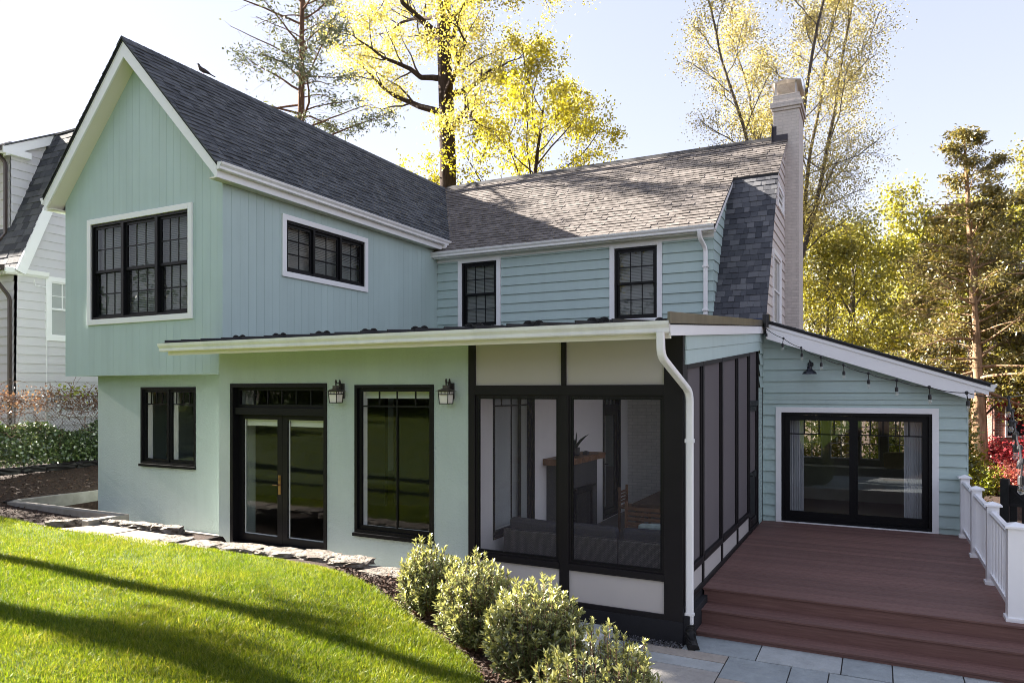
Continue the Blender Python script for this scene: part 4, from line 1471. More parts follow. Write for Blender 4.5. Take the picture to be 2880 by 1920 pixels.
for i in range(n + 1):
    t = i / n
    a = (1 - t) ** 3 * pts[0] + 3 * (1 - t) ** 2 * t * pts[1] + 3 * (1 - t) * t * t * pts[2] + t ** 3 * pts[3]
    cor.append(tuple(a))
    rr.append(.058 + (.007 if i % 4 < 2 else -.003))
MB().tube(cor, rr, 14).build("drain_pipe", 'pipe', dsp)
a0, a1, a2, a3 = (-3.24, 14.74, 5.70), (-3.24, 14.76, 5.58), (-3.16, 14.955, 5.36), (-3.16, 14.955, 3.7)
downspout([a0] + bend(a0, a1, a2, .08) + bend(a1, a2, a3, .08) + [a3], .085, .062, (1, 0, 0), [((-3.16, 14.955, 5.0), .06, .05, .02), ((-3.16, 14.955, 4.1), .06, .05, .02)]).build("downspout", 'gutter', HOUSE)

# --- right hand addition ------------------------------------------------------
AH = [(-1.636, .846, -.03, 2.03)]
MB().panel(W_add, -1.98, 1.36, -.6, 2.3, -.14, -.02, AH).prism([W_add.P(-1.98, 2.3, -.02), W_add.P(1.36, 2.3, -.02), W_add.P(1.36, 2.45, -.02), W_add.P(-1.98, 3.55, -.02)], (0, .12, 0)).build("addition_wall", 'lap', HOUSE)
def rz(x):
    return 3.74 - .341 * (x + 1.83)
MB().laps(W_add, [(-1.97, -.3), (1.381, -.3), (1.381, rz(1.381) - .26), (-1.97, rz(-1.97) - .26)], [(-1.736, .946, -.6, 2.13)], .214, -.006, .027, 2.62).build("addition_siding", 'lap', HOUSE)
MB().box(1.36, 1.384, 14.49, 14.52, -.6, 2.36).build("corner_board", 'lap', HOUSE)
MB().fbox(W_add, -1.96, 1.37, 2.275, 2.345, 0.0, .028).build("ledger_band", 'lap', HOUSE)
MB().box(1.25, 1.36, 14.52, 18.4, -.6, 2.5).build("addition_side_wall", 'lap', HOUSE)
roof3 = MB().prism([(-1.88, 14.14, rz(-1.88)), (1.66, 14.14, rz(1.66)), (1.66, 18.6, rz(1.66)), (-1.88, 18.6, rz(-1.88))], (0, 0, -.05)).build("addition_roof", 'felt', HOUSE)
q3 = math.sqrt(1 + .341 ** 2)
MB().shingles((1.68, 0, rz(1.68) + .012), (0, 1, 0), (-1 / q3, 0, .341 / q3), [[(14.12, 0), (18.6, 0), (18.6, 3.76), (14.12, 3.76)]], .145, (.15, .34), 9).build("shingles", 'dark_shingle', roof3)
MB().prism([(-1.87, 14.15, rz(-1.87) - .05), (1.65, 14.15, rz(1.65) - .05), (1.65, 14.15, rz(1.65) - .11), (-1.87, 14.15, rz(-1.87) - .11)], (0, .02, 0)).build("rake_moulding", 'white', HOUSE)
MB().prism([(-1.87, 14.17, rz(-1.87) - .11), (1.64, 14.17, rz(1.64) - .11), (1.64, 14.17, rz(1.64) - .20), (1.44, 14.17, 2.44), (1.44, 14.17, 2.31), (1.33, 14.17, 2.31), (-1.87, 14.17, rz(-1.87) - .34)], (0, .03, 0)).build("rake_board", 'white', HOUSE)
MB().prism([(-1.87, 14.2, rz(-1.87) - .30), (1.36, 14.2, rz(1.36) - .30), (1.36, 14.5, rz(1.36) - .30), (-1.87, 14.5, rz(-1.87) - .30)], (0, 0, .02)).build("rake_soffit", 'white', HOUSE)
MB().box(1.36, 1.62, 14.2, 18.5, 2.40, 2.42).build("eave_soffit", 'white', HOUSE)
gutter((1.64, 18.5, 2.42), (1.64, 14.16, 2.42), (1, 0, 0))
mb = MB().tube([(-1.86, 14.10, 3.62), (-1.86, 14.10, 3.82)], .045, 8).box(-1.92, -1.80, 14.06, 14.2, 3.70, 3.86)
mb.build("roof_corner_boot", 'guard', HOUSE)

# sliding door
sd = MB().frame(W_add, -1.636, .846, -.03, 2.03, .05, -.12, .012)
sd.frame(W_add, -1.584, -.37, .022, 1.977, .095, -.05, -.012, wb=.15)
sd.frame(W_add, -.42, .794, .022, 1.977, .095, -.105, -.062, wb=.15)
for (p, q, n) in [(-1.489, -.465, -.03), (-.325, .699, -.085)]:
    sd.fbox(W_add, p, q, 1.615, 1.637, n - .004, n + .012)
    for k in range(1, 4 if p < -1 else 5):
        x = p + (q - p) * k / (4 if p < -1 else 5)
        sd.fbox(W_add, x - .011, x + .011, 1.637, 1.882, n - .004, n + .011)
sl_door = sd.build("sliding_door", 'black', HOUSE)
glaze(sl_door, W_add, [(-1.489, -.465, .172, 1.882)], -.036, 'doorglass')
glaze(sl_door, W_add, [(-.325, .699, .172, 1.882)], -.091, 'doorglass')
cs = MB()
cs.fbox(W_add, -1.736, -1.636, -.05, 2.13, 0, .04)
cs.fbox(W_add, .846, .946, -.05, 2.13, 0, .04)
cs.fbox(W_add, -1.636, .846, 2.03, 2.13, 0, .04)
cs.fbox(W_add, -1.636, .846, -.05, -.03, 0, .045)
cs.build("casing", 'white', sl_door, bevel=.003)
for (p, q) in [(-1.6, -1.26), (.42, .82)]:
    mb = MB()
    n = 60
    prev = None
    for i in range(n + 1):
        x = p + (q - p) * i / n
        o = -.26 + .022 * math.sin(i * 1.15)
        if prev:
            mb.add([W_add.P(prev[0], .02, prev[1]), W_add.P(x, .02, o), W_add.P(x, 2.0, o), W_add.P(prev[0], 2.0, prev[1])], [(0, 1, 2, 3)])
        prev = (x, o)
    mb.build("curtain", 'curtain', sl_door)
# the room behind it, with a bank of garden windows
mb = MB()
mb.box(-1.97, 1.25, 14.66, 18.3, -.12, -.03)
mb.build("indoor_floor", 'innerfloor', HOUSE)
W_rw = Fr((0, 18.3, 0), (1, 0, 0), (0, -1, 0))
FW = [(-1.62, -1.16), (-1.0, -.52), (-.36, .04), (.2, .68), (.84, 1.12)]
MB().panel(W_rw, -1.98, 1.36, -.6, 2.6, -.12, 0, [(a, b, .86, 2.0) for a, b in FW]).build("addition_rear_wall", 'sagewood', HOUSE)
f = MB()
for (a, b) in FW:
    f.frame(W_rw, a, b, .86, 2.0, .03, -.06, -.02)
    f.fbox(W_rw, (a + b) / 2 - .01, (a + b) / 2 + .01, .89, 1.97, -.05, -.03)
    for z in (1.22, 1.60):
        f.fbox(W_rw, a + .03, b - .03, z - .01, z + .01, -.05, -.029)
f.build("garden_window", 'white', HOUSE)
MB().box(-1.97, 1.25, 17.75, 18.29, -.03, .72).build("window_seat", 'sagewood', HOUSE)
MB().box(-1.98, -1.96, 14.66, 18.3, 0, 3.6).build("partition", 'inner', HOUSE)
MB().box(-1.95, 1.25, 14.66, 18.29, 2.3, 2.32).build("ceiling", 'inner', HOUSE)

# ------------------------------------------------------------------ deck and rail
deck = thing("deck", "reddish brown composite deck with two wide steps in front of the sliding door", "deck", (-.3, 11.5, -.55))
mb = MB()
y = 9.21
mb.box(-1.975, 2.6, 9.17, 9.205, -.075, -.05)
while y < 14.46:
    x1 = 2.6 if y < 9.5 else 1.42
    mb.box(-1.972, x1, y, min(y + .135, 14.49), -.075, -.05)
    y += .143
mb.build("deck_boards", 'deck', deck, bevel=.003)
mb = MB()
mb.box(-1.96, 2.6, 9.19, 9.215, -.235, -.076)
mb.box(1.40, 1.425, 9.5, 14.5, -.5, -.076)
mb.build("riser", 'deck', deck)
for i, (yf, zt) in enumerate([(8.83, -.225), (8.55, -.40)]):
    st = MB()
    yb = 9.19 if i == 0 else 8.86
    w = (yb - yf) / 3 if i else (yb - yf) / 3
    for k in range(3):
        st.box(-1.93, 2.6, yf + k * w + (.003 if k else 0), yf + (k + 1) * w - .003, zt - .025, zt)
    s = st.build("step", 'deck', deck, bevel=.003)
    MB().box(-1.915, 2.6, yf + .02, yf + .045, zt - .177 if i == 0 else -.47, zt - .026).build("riser", 'deck', s)

rail = thing("deck_railing", "white vinyl railing with capped posts along the right edge of the deck", "railing", (1.3, 11.5, -.05))
def post(x, y, w, h):
    p = MB().box(x - w / 2, x + w / 2, y - w / 2, y + w / 2, -.05, h)
    o = p.build("post", 'rail', rail, bevel=.003)
    c = MB().box(x - w / 2 - .03, x + w / 2 + .03, y - w / 2 - .03, y + w / 2 + .03, h, h + .022)
    a = w / 2 + .028
    c.add([(x - a, y - a, h + .022), (x + a, y - a, h + .022), (x + a, y + a, h + .022), (x - a, y + a, h + .022), (x, y, h + .06)], [(0, 1, 4), (1, 2, 4), (2, 3, 4), (3, 0, 4)])
    c.build("post_cap", 'rail', o)
    MB().box(x - w / 2 - .02, x + w / 2 + .02, y - w / 2 - .02, y + w / 2 + .02, -.05, -.01).build("post_skirt", 'rail', o)
PY = [9.40, 11.03, 12.73, 14.33]
for i, y in enumerate(PY):
    post(1.315 + (.02 if i == 0 else 0), y, .17 if i == 0 else .135, .955)
for a, b in zip(PY[:-1], PY[1:]):
    MB().prism([(1.28, a + .07, .84), (1.35, a + .07, .84), (1.36, a + .07, .875), (1.34, a + .07, .90), (1.29, a + .07, .90), (1.27, a + .07, .875)], (0, b - a - .14, 0)).build("top_rail", 'rail', rail)
    MB().box(1.285, 1.345, a + .07, b - .07, .04, .10).build("bottom_rail", 'rail', rail)
    k = int((b - a - .14) / .115)
    for i in range(k):
        y = a + .07 + (b - a - .14) * (i + .5) / k
        MB().box(1.30, 1.332, y - .016, y + .016, .10, .84).build("baluster", 'rail', rail)
MB().box(1.42, 2.55, 9.365, 9.435, .84, .90).build("top_rail", 'rail', rail)
MB().box(1.42, 2.55, 9.37, 9.43, .04, .10).build("bottom_rail", 'rail', rail)
for i in range(10):
    x = 1.46 + i * .115
    MB().box(x - .016, x + .016, 9.384, 9.416, .10, .84).build("baluster", 'rail', rail)

# ------------------------------------------------------------------ lamps on the walls
def lantern(x, label):
    t = thing("wall_lantern", label, "lantern", (x, 8.2, 2.43), "black wall lanterns")
    MB().fbox(W_stu, x - .045, x + .045, 2.325, 2.54, 0, .03).build("back_plate", 'iron', t, bevel=.004)
    y = 8.2 - .14
    a = MB().tube([(x, 8.17, 2.545), (x, y, 2.545)], .008, 6)
    for yy in (8.145, y):
        a.lathe((x, yy, 2.50), [(.009, 0), (.011, .05), (.018, .056), (.018, .064), (.009, .07), (.014, .082), (.009, .09), (.006, .096)], 8)
    a.lathe((x, 8.145, 2.44), [(.011, 0), (.011, .06)], 8)
    a.box(x - .012, x + .012, 8.13, 8.18, 2.425, 2.445)
    a.build("arm", 'iron', t)
    r = MB().box(x - .034, x + .034, y - .034, y + .034, 2.465, 2.51)
    b0, b1 = .105, .036
    r.add([(x - b0, y - b0, 2.432), (x + b0, y - b0, 2.432), (x + b0, y + b0, 2.432), (x - b0, y + b0, 2.432), (x - b1, y - b1, 2.466), (x + b1, y - b1, 2.466), (x + b1, y + b1, 2.466), (x - b1, y + b1, 2.466)], MB.BF)
    r.build("lantern_roof", 'lantroof', t)
    c = MB()
    top, bot, zt, zb = .076, .064, 2.43, 2.262
    for sx in (-1, 1):
        for sy in (-1, 1):
            c.tube([(x + sx * top, y + sy * top, zt), (x + sx * bot, y + sy * bot, zb)], .006, 4)
    for z, k in ((2.427, top), (2.388, top - .003), (zb + .003, bot)):
        for s in (-1, 1):
            c.box(x - k, x + k, y + s * k - .006, y + s * k + .006, z - .006, z + .006)
            c.box(x + s * k - .006, x + s * k + .006, y - k, y + k, z - .006, z + .006)
    for s in (-1, 1):
        c.tube([(x + s * .03, y - .074, 2.425), (x + s * .03, y - .074, 2.39)], .004, 4)
        c.tube([(x + .074, y + s * .03, 2.425), (x + .074, y + s * .03, 2.39)], .004, 4)
    c.build("cage", 'iron', t)
    k0, k1 = .070, .059
    MB().add([(x - k1, y - k1, 2.268), (x + k1, y - k1, 2.268), (x + k1, y + k1, 2.268), (x - k1, y + k1, 2.268), (x - k0, y - k0, 2.42), (x + k0, y - k0, 2.42), (x + k0, y + k0, 2.42), (x - k0, y + k0, 2.42)], MB.BF).build("shade_glass", 'frosted', t)
lantern(-6.97, "black craftsman lantern on the stucco between the french doors and the tall window")
lantern(-5.095, "black craftsman lantern on the stucco between the tall window and the screened porch")

t = thing("barn_light", "navy black barn light with a flared shade on lap siding above the sliding door", "wall lamp", (-1.12, 14.49, 2.9))
c = (-1.12, 14.26, 2.745)
MB().lathe(c, [(.127, 0), (.124, .012), (.098, .05), (.06, .075), (.045, .10), (.045, .135), (.02, .15)], 24).build("lamp_shade", 'barnshade', t, smooth=False)
MB().tube([(-1.12, 14.26, 2.89), (-1.12, 14.26, 2.96), (-1.12, 14.30, 3.0), (-1.12, 14.38, 2.99), (-1.12, 14.49, 2.93)], .011, 8).build("gooseneck", 'barnshade', t)
MB().lathe((-1.12, 14.475, 2.93), [(.001, -.055), (.05, -.03), (.055, 0), (.05, .03), (.001, .055)], 14).build("wall_plate", 'barnshade', t)

# string of festoon bulbs from the porch roof corner towards the viewer
HK = [(-1.86, 14.02, 3.60), (-1.475, 13.371, 3.357), (-1.139, 12.847, 3.154), (-0.801, 12.323, 2.973), (-0.455, 11.803, 2.823), (-0.117, 11.28, 2.684), (0.224, 10.758, 2.575), (0.567, 10.237, 2.481), (0.91, 9.716, 2.413), (1.24, 9.188, 2.364),
      (1.172, 8.458, 2.238), (1.091, 7.742, 2.148), (0.999, 7.022, 2.086), (0.92, 6.308, 2.021), (0.827, 5.587, 1.98)]
st = thing("string_lights", "black string of clear festoon bulbs hung from the porch roof corner out over the deck", "string lights", HK[0])
wire = []
for a, b in zip(HK[:-1], HK[1:]):
    for k in range(6):
        u = k / 6
        wire.append((a[0] + (b[0] - a[0]) * u, a[1] + (b[1] - a[1]) * u, a[2] + (b[2] - a[2]) * u - .035 * 4 * u * (1 - u) * (0.6 if k else 0)))
wire.append(HK[-1])
wire.append((.70, 4.9, 2.0))
MB().tube(wire, .006, 6).build("cable", 'cable', st)
rnd = random.Random(2)
for i, h in enumerate(HK):
    h = Vector(h)
    dx, dy = rnd.uniform(-.015, .015), rnd.uniform(-.015, .015)
    b = MB().lathe(h, [(.012, -.02), (.02, -.008), (.018, .01), (.008, .02)], 8)
    b.tube([h, h + Vector((dx * .5, dy * .5, -.05)), h + Vector((dx, dy, -.095))], .006, 6)
    e = h + Vector((dx, dy, -.09))
    b.lathe(e, [(.012, 0), (.02, -.012), (.021, -.058), (.017, -.062)], 12)
    so = b.build("socket", 'cable', st)
    MB().lathe(e + Vector((0, 0, -.06)), [(.013, 0), (.018, -.014), (.0225, -.032), (.022, -.045), (.014, -.058), (.003, -.064)], 14).build("bulb", 'bulb', so, smooth=True)
    MB().tube([e + Vector((-.006, 0, -.062)), e + Vector((-.006, 0, -.10)), e + Vector((.006, 0, -.10)), e + Vector((.006, 0, -.062))], .0012, 4).build("filament", 'brass', so)
# anchor hook
MB().tube([(1.24, 9.188, 2.364), (1.33, 9.05, 2.385), (1.42, 8.92, 2.392)] + [(1.42 + .03 * (1 - math.cos(a)), 8.90 - .03 * math.sin(a) * .6, 2.392 + .03 * math.sin(a)) for a in [k * .5 for k in range(14)]], .005, 6).build("anchor_ring", 'wire', st)

cb = MB()
for (a, b, sag) in [((-60, 60, 9.5), (60, 30, 6.0), 1.2)]:
    pts = []
    for k in range(41):
        u = k / 40
        pts.append((a[0] + (b[0] - a[0]) * u, a[1] + (b[1] - a[1]) * u, a[2] + (b[2] - a[2]) * u - sag * 4 * u * (1 - u)))
# a service line low behind the roof, on the right
pts = [(0.4 + (9 - .4) * k / 20, 19.5 - 1.5 * k / 20, 3.02 - .12 * 4 * (k / 20) * (1 - k / 20)) for k in range(21)]
o = MB().tube(pts, .006, 5).build("service_cable", 'cable', base=pts[0])
props(o, "thin dark overhead cable behind the addition roof on the right", "cable")

# ------------------------------------------------------------------ porch furniture
PF = -.12
so = thing("wicker_sofa", "grey wicker sofa with charcoal cushions, its back against the front porch screen", "sofa", (-3.6, 9.3, PF))
for (a, b) in [(-4.70, -3.86), (-3.855, -3.02), (-3.015, -2.22)]:
    mb = MB().box(a, b, 8.93, 9.03, PF + .03, PF + .62)
    mb.box(a, b, 9.03, 9.75, PF + .03, PF + .30)
    mb.build("wicker_frame", 'wicker', so, bevel=.02)
MB().box(-2.29, -2.21, 9.03, 9.8, PF + .03, PF + .55).build("armrest", 'wicker', so, bevel=.02)
for (a, b, tilt) in [(-4.66, -3.88, .02), (-3.84, -3.04, 0), (-3.0, -2.34, -.02)]:
    MB().add([(a, 9.05, PF + .38), (b, 9.05, PF + .38), (b, 9.28, PF + .38), (a, 9.28, PF + .38), (a + .02, 8.98, PF + .76 + tilt), (b - .02, 8.98, PF + .75 - tilt), (b - .02, 9.14, PF + .76), (a + .02, 9.14, PF + .77)], MB.BF).build("back_cushion", 'cushion', so, bevel=.05)
    MB().box(a, b, 9.06, 9.74, PF + .30, PF + .44).build("seat_cushion", 'cushion', so, bevel=.04)
t = MB().add([(-2.86, 9.34, PF + .46), (-2.42, 9.30, PF + .46), (-2.42, 9.55, PF + .5), (-2.84, 9.58, PF + .5), (-2.84, 9.16, PF + .80), (-2.44, 9.18, PF + .82), (-2.44, 9.3, PF + .82), (-2.82, 9.28, PF + .8)], MB.BF).build("throw_pillow", 'pillow', base=(-2.6, 9.4, PF + .46), bevel=.05)
props(t, "pale teal patterned throw pillow on the wicker sofa in the porch", "pillow")
pl = thing("potted_plant", "spiky aloe in a dark pot on the wooden mantel inside the porch", "plant", (-4.58, 11.35, 1.335))
MB().lathe((-4.58, 11.35, 1.335), [(.055, 0), (.07, .02), (.075, .14), (.068, .14), (.062, .12)], 14).build("pot", 'pot', pl)
mb = MB()
rnd = random.Random(6)
for k in range(9):
    a = k * 2.4
    ln = rnd.uniform(.22, .36)
    sp = rnd.uniform(.25, .85)
    b = Vector((-4.58, 11.35, 1.45))
    d = Vector((math.cos(a) * sp, math.sin(a) * sp, 1)).normalized()
    mb.tube([b, b + d * ln * .4 + Vector((0, 0, .01)), b + d * ln * .8 + Vector((math.cos(a), math.sin(a), 0)) * .02, b + d * ln + Vector((math.cos(a), math.sin(a), -.1)) * .05], [.014, .016, .009, .001], 5)
mb.build("leaves", 'aloe', pl)
t = props(MB().box(-4.56, -4.48, 11.62, 11.72, 1.335, 1.385).add([(-4.56, 11.62, 1.385), (-4.48, 11.62, 1.385), (-4.48, 11.72, 1.385), (-4.56, 11.72, 1.385), (-4.52, 11.67, 1.40)], [(0, 1, 4), (1, 2, 4), (2, 3, 4), (3, 0, 4)]).build("mantel_box", 'cushion', base=(-4.52, 11.67, 1.335)), "small dark box beside the potted aloe on the mantel", "box")
ta = thing("dining_table", "weathered wooden outdoor table behind the porch sofa", "table", (-2.85, 11.9, PF))
mb = MB()
for k in range(8):
    mb.box(-3.5, -2.25, 11.1 + k * .2, 11.1 + k * .2 + .19, PF + .72, PF + .755)
mb.build("tabletop", 'teakdark', ta)
for x in (-3.42, -2.33):
    for y in (11.2, 12.6):
        MB().box(x - .04, x + .04, y - .04, y + .04, PF, PF + .72).build("leg", 'teakdark', ta)
MB().box(-3.44, -2.3, 11.14, 11.17, PF + .62, PF + .72).build("apron", 'teakdark', ta)
def chair(x, y, rz_, label, bw=.22, bh=.92):
    t = thing("dining_chair", label, "chair", (x, y, PF), "wooden chairs at the porch table")
    t.rotation_euler = (0, 0, rz_)
    def loc(mb, name):
        o = MB()
        o.v = [(px + x, py + y, pz + PF) for px, py, pz in mb.v]
        o.f = mb.f
        return o.build(name, 'teak', t)
    loc(MB().box(-bw - .02, bw + .02, -.24, .24, .42, .45), "seat")
    for sx in (-1, 1):
        loc(MB().box(sx * bw - .02, sx * bw + .02, -.24, -.2, 0, .42), "leg")
        loc(MB().box(sx * bw - .02, sx * bw + .02, .2, .24, 0, bh), "leg")
    b = MB()
    for k in range(4):
        z = .50 + k * (bh - .55) / 4
        b.box(-bw + .02, bw - .02, .205, .23, z, z + (bh - .55) / 4 - .03)
    loc(b, "backrest")
chair(-3.98, 12.75, R(90), "light teak chair at the left side of the porch table by the fireplace", .22, .80)
chair(-3.02, 10.82, R(180), "slatted wooden chair at the near end of the porch table behind the sofa", .42, .86)
t = MB().add([(.12, 17.85, .72), (.50, 17.80, .72), (.52, 17.98, .73), (.14, 18.02, .73), (.08, 18.02, 1.08), (.60, 17.98, 1.10), (.56, 18.10, 1.08), (.14, 18.12, 1.06)], MB.BF).build("seat_pillow", 'yellowpillow', base=(.3, 17.95, .72), bevel=.05)
props(t, "cream yellow pillow on the window seat behind the sliding door", "pillow")

# pigeon on the ridge of the wing
pg = thing("pigeon", "dark pigeon perched on the ridge of the gable wing", "bird", (XC, 9.86, 8.70))
def loft(rings, k=10):
    m = MB()
    pts = []
    for (c, rx, rz_, ax) in rings:
        c, ax = Vector(c), Vector(ax).normalized()
        u = Vector((0, 0, 1)).cross(ax)
        u = u.normalized() if u.length > 1e-3 else Vector((1, 0, 0))
        v = ax.cross(u)
        for j in range(k):
            a = 2 * math.pi * j / k
            pts.append(tuple(c + u * (rx * .65 * math.cos(a)) + v * (rz_ * .65 * math.sin(a))))
    fs = []
    for i in range(len(rings) - 1):
        for j in range(k):
            fs.append((i * k + j, i * k + (j + 1) % k, (i + 1) * k + (j + 1) % k, (i + 1) * k + j))
    fs += [tuple(range(k - 1, -1, -1)), tuple(range((len(rings) - 1) * k, len(rings) * k))]
    return m.add(pts, fs)
bx, by, bz = XC, 9.86, 8.70
d = Vector((.35, .94, 0)).normalized()
def B(f, h):
    return (bx + d.x * f * .65, by + d.y * f * .65, bz + h * .65)
body = loft([(B(.36, .02), .03, .008, d), (B(.22, .06), .032, .014, d), (B(.13, .095), .055, .045, (d.x, d.y, -.3)), (B(.02, .115), .075, .07, (d.x, d.y, -.5)),
             (B(-.07, .145), .068, .068, (d.x, d.y, -.9)), (B(-.115, .20), .04, .045, (d.x, d.y, -1.6)), (B(-.13, .245), .033, .036, (d.x, d.y, -1.2)), (B(-.15, .262), .03, .03, (d.x, d.y, -.3)), (B(-.18, .262), .012, .012, d)])
body.build("body", 'pigeon', pg, smooth=True)
MB().tube([B(-.178, .262), B(-.205, .254)], [.0045, .001], 6).build("beak", 'guard', pg)
for s in (-1, 1):
    MB().tube([(bx + s * .012, by - .005, bz + .035), (bx + s * .013, by, bz + .0)], .003, 5).build("leg", 'redmetal', pg)

# ------------------------------------------------------------------ stone and concrete by the lawn
rnd = random.Random(21)
def rough_stone(m, x, y, z, lx, ly, lz, rot, sub=3):
    bm = bmesh.new()
    bmesh.ops.create_cube(bm, size=1.0)
    bmesh.ops.subdivide_edges(bm, edges=bm.edges, cuts=sub, use_grid_fill=True)
    c, s = math.cos(rot), math.sin(rot)
    sd = rnd.uniform(0, 50)
    b = len(m.v)
    for v in bm.verts:
        p = v.co.copy()
        # pull the corners in and roughen
        r = max(abs(p.x), abs(p.y))
        k = 1 - .10 * (abs(p.x) > .49 and abs(p.y) > .49)
        px = p.x * lx * k + .018 * math.sin(13 * p.y + 9 * p.z + sd) + rnd.uniform(-.012, .012)
        py = p.y * ly * k + .022 * math.sin(11 * p.x + 7 * p.z + sd * 2) + rnd.uniform(-.014, .014)
        pz = p.z * lz + .010 * math.sin(9 * p.x + 8 * p.y + sd) + rnd.uniform(-.006, .006)
        m.v.append((x + px * c - py * s, y + px * s + py * c, z + pz))
    bm.verts.index_update()
    for f in bm.faces:
        m.f.append(tuple(b + v.index for v in f.verts))
    bm.free()
CAPX = [(-8.6, 7.03), (-7.84, 7.17), (-7.04, 7.20), (-6.36, 7.28), (-5.62, 7.22), (-5.1, 7.12), (-4.72, 6.95)]
wall = MB()
x = -9.25
while x < -4.75:
    l = rnd.uniform(.45, .85)
    xm = x + l / 2
    ym = np.interp(xm, [p[0] for p in CAPX], [p[1] for p in CAPX]) - .10
    rough_stone(wall, xm, ym, .285 + rnd.uniform(-.02, .02) - .10 * max(0, xm + 5.8), l * .98, .36, .07, rnd.uniform(-.06, .06) + .06)
    x += l
for row in range(3):
    x = -8.8 + rnd.uniform(0, .2)
    while x < -4.6:
        l = rnd.uniform(.2, .5)
        xm = x + l / 2
        ym = np.interp(xm, [p[0] for p in CAPX], [p[1] for p in CAPX]) - .10
        rough_stone(wall, xm, ym, .17 - row * .15 - .10 * max(0, xm + 5.8), l * .97, .28, .14, rnd.uniform(-.05, .05) + .05, 2)
        x += l
o = wall.build("stone_wall", 'fieldstone', base=(-6.7, 7.1, -.2), recalc=False)
props(o, "low dry stone wall edging the lawn in front of the french doors", "stone wall")
# small walls of rough stone beside the flagged landing
def stone_run(pts, z, h, label, base):
    m = MB()
    for a, b in zip(pts[:-1], pts[1:]):
        L = math.hypot(b[0] - a[0], b[1] - a[1])
        u = 0
        while u < L:
            l = rnd.uniform(.3, .7)
            t = min(1, (u + l / 2) / L)
            rough_stone(m, a[0] + (b[0] - a[0]) * t, a[1] + (b[1] - a[1]) * t, z, l, .20, h, math.atan2(b[1] - a[1], b[0] - a[0]) + rnd.uniform(-.05, .05))
            u += l
    o = m.build("stone_edging", 'fieldstone', base=base, recalc=False)
    props(o, label, "stone edging")
stone_run([(-11.75, 6.75), (-11.35, 7.24), (-9.5, 7.38)], .31, .12, "rough stone edging at the back of the tan flagstone landing", (-11, 7.3, .2))
def slab_thing(pts, z, th, label, mat='slabstone', name="flagstone", group=None):
    m = MB().prism([(p[0], p[1], z - th) for p in pts], (0, 0, th))
    cx = sum(p[0] for p in pts) / len(pts)
    cy = sum(p[1] for p in pts) / len(pts)
    o = m.build(name, mat, base=(cx, cy, z - th), bevel=.008)
    props(o, label, "flagstone", group)
slab_thing([(-11.2, 6.62), (-10.1, 6.62), (-10.05, 7.13), (-10.9, 7.15)], .325, .06, "left tan flagstone of the landing at the lawn edge", group="tan flagstones")
slab_thing([(-10.08, 6.62), (-8.65, 6.52), (-9.1, 7.11), (-10.03, 7.13)], .318, .06, "larger tan flagstone of the landing next to the stone wall", group="tan flagstones")
slab_thing([(-4.2, 7.35), (-2.74, 7.35), (-2.74, 7.95), (-4.2, 7.95)], -.30, .12, "thick bluestone step slab behind the shrubs by the porch", 'bluestone', "stone_step")
m = MB().box(-14.42, -14.27, 7.52, 12.5, -.3, .40)
m.box(-14.42, -11.03, 7.52, 7.68, -.3, .40)
m.box(-11.18, -11.03, 6.98, 7.52, -.3, .398)
o = m.build("concrete_wall", 'concrete', base=(-13, 8, -.3), bevel=.008)
props(o, "low grey concrete retaining wall round the sunken area left of the house", "retaining wall")
o = MB().box(-13.9, -4.84, 7.68, 8.78, -.14, -.06).build("walkway", 'concrete')
props(o, kind="structure")

# ------------------------------------------------------------------ neighbour's house
NB = thing("neighbor_house", "white clapboard house with a grey gambrel roof beyond the fence on the left", "house", (-21, 13, .5))
W_n = Fr((-19, 0, 0), (0, 1, 0), (1, 0, 0))
W_nf = Fr((0, 10.18, 0), (1, 0, 0), (0, -1, 0))
NE = [(10.18, -.3), (19, -.3), (19, 5.4), (16.2, 9.6), (14.2, 10.4), (11.85, 9.45), (10.35, 5.55), (10.18, 5.4)]
MB().prism([W_n.P(a, z, -.02) for a, z in NE], (-.15, 0, 0)).build("wall", 'neighbour', NB)
NH = [(10.93, 11.95, 3.75, 5.36)]
NP = [(10.18, .2), (19, .2), (19, 5.4), (16.2, 9.6), (14.2, 10.3), (11.75, 9.3), (10.24, 5.4)]
MB().laps(W_n, NP, NH, .225, .002, .026).build("siding", 'neighbour', NB)
MB().box(-30, -19.02, 10.18, 10.3, -.3, 5.4).build("wall", 'neighbour', NB)
MB().laps(W_nf, [(-30, .2), (-19.0, .2), (-19.0, 5.3), (-30, 5.3)], [], .225, .002, .026).build("siding", 'neighbour', NB)
# steep roof slope: strip at the end plus the run behind the dormer
ql = math.hypot(1.5, 3.9)
rr_ = MB().prism([(-18.85, 10.16, 5.45), (-18.85, 11.66, 9.35), (-30, 11.66, 9.35), (-30, 10.16, 5.45)], (0, .06, -.03)).build("roof", 'felt', NB)
MB().shingles((0, 10.14, 5.42), (1, 0, 0), (0, 1.5 / ql, 3.9 / ql), [[(-30, 0), (-18.83, 0), (-18.83, ql), (-30, ql)]], .2, (.2, .4), 31, .014).build("shingles", 'slate', rr_)
MB().prism([(-18.85, 11.62, 9.33), (-18.85, 14.2, 10.45), (-30, 14.2, 10.45), (-30, 11.62, 9.33)], (0, 0, .05)).build("roof", 'slate', NB)
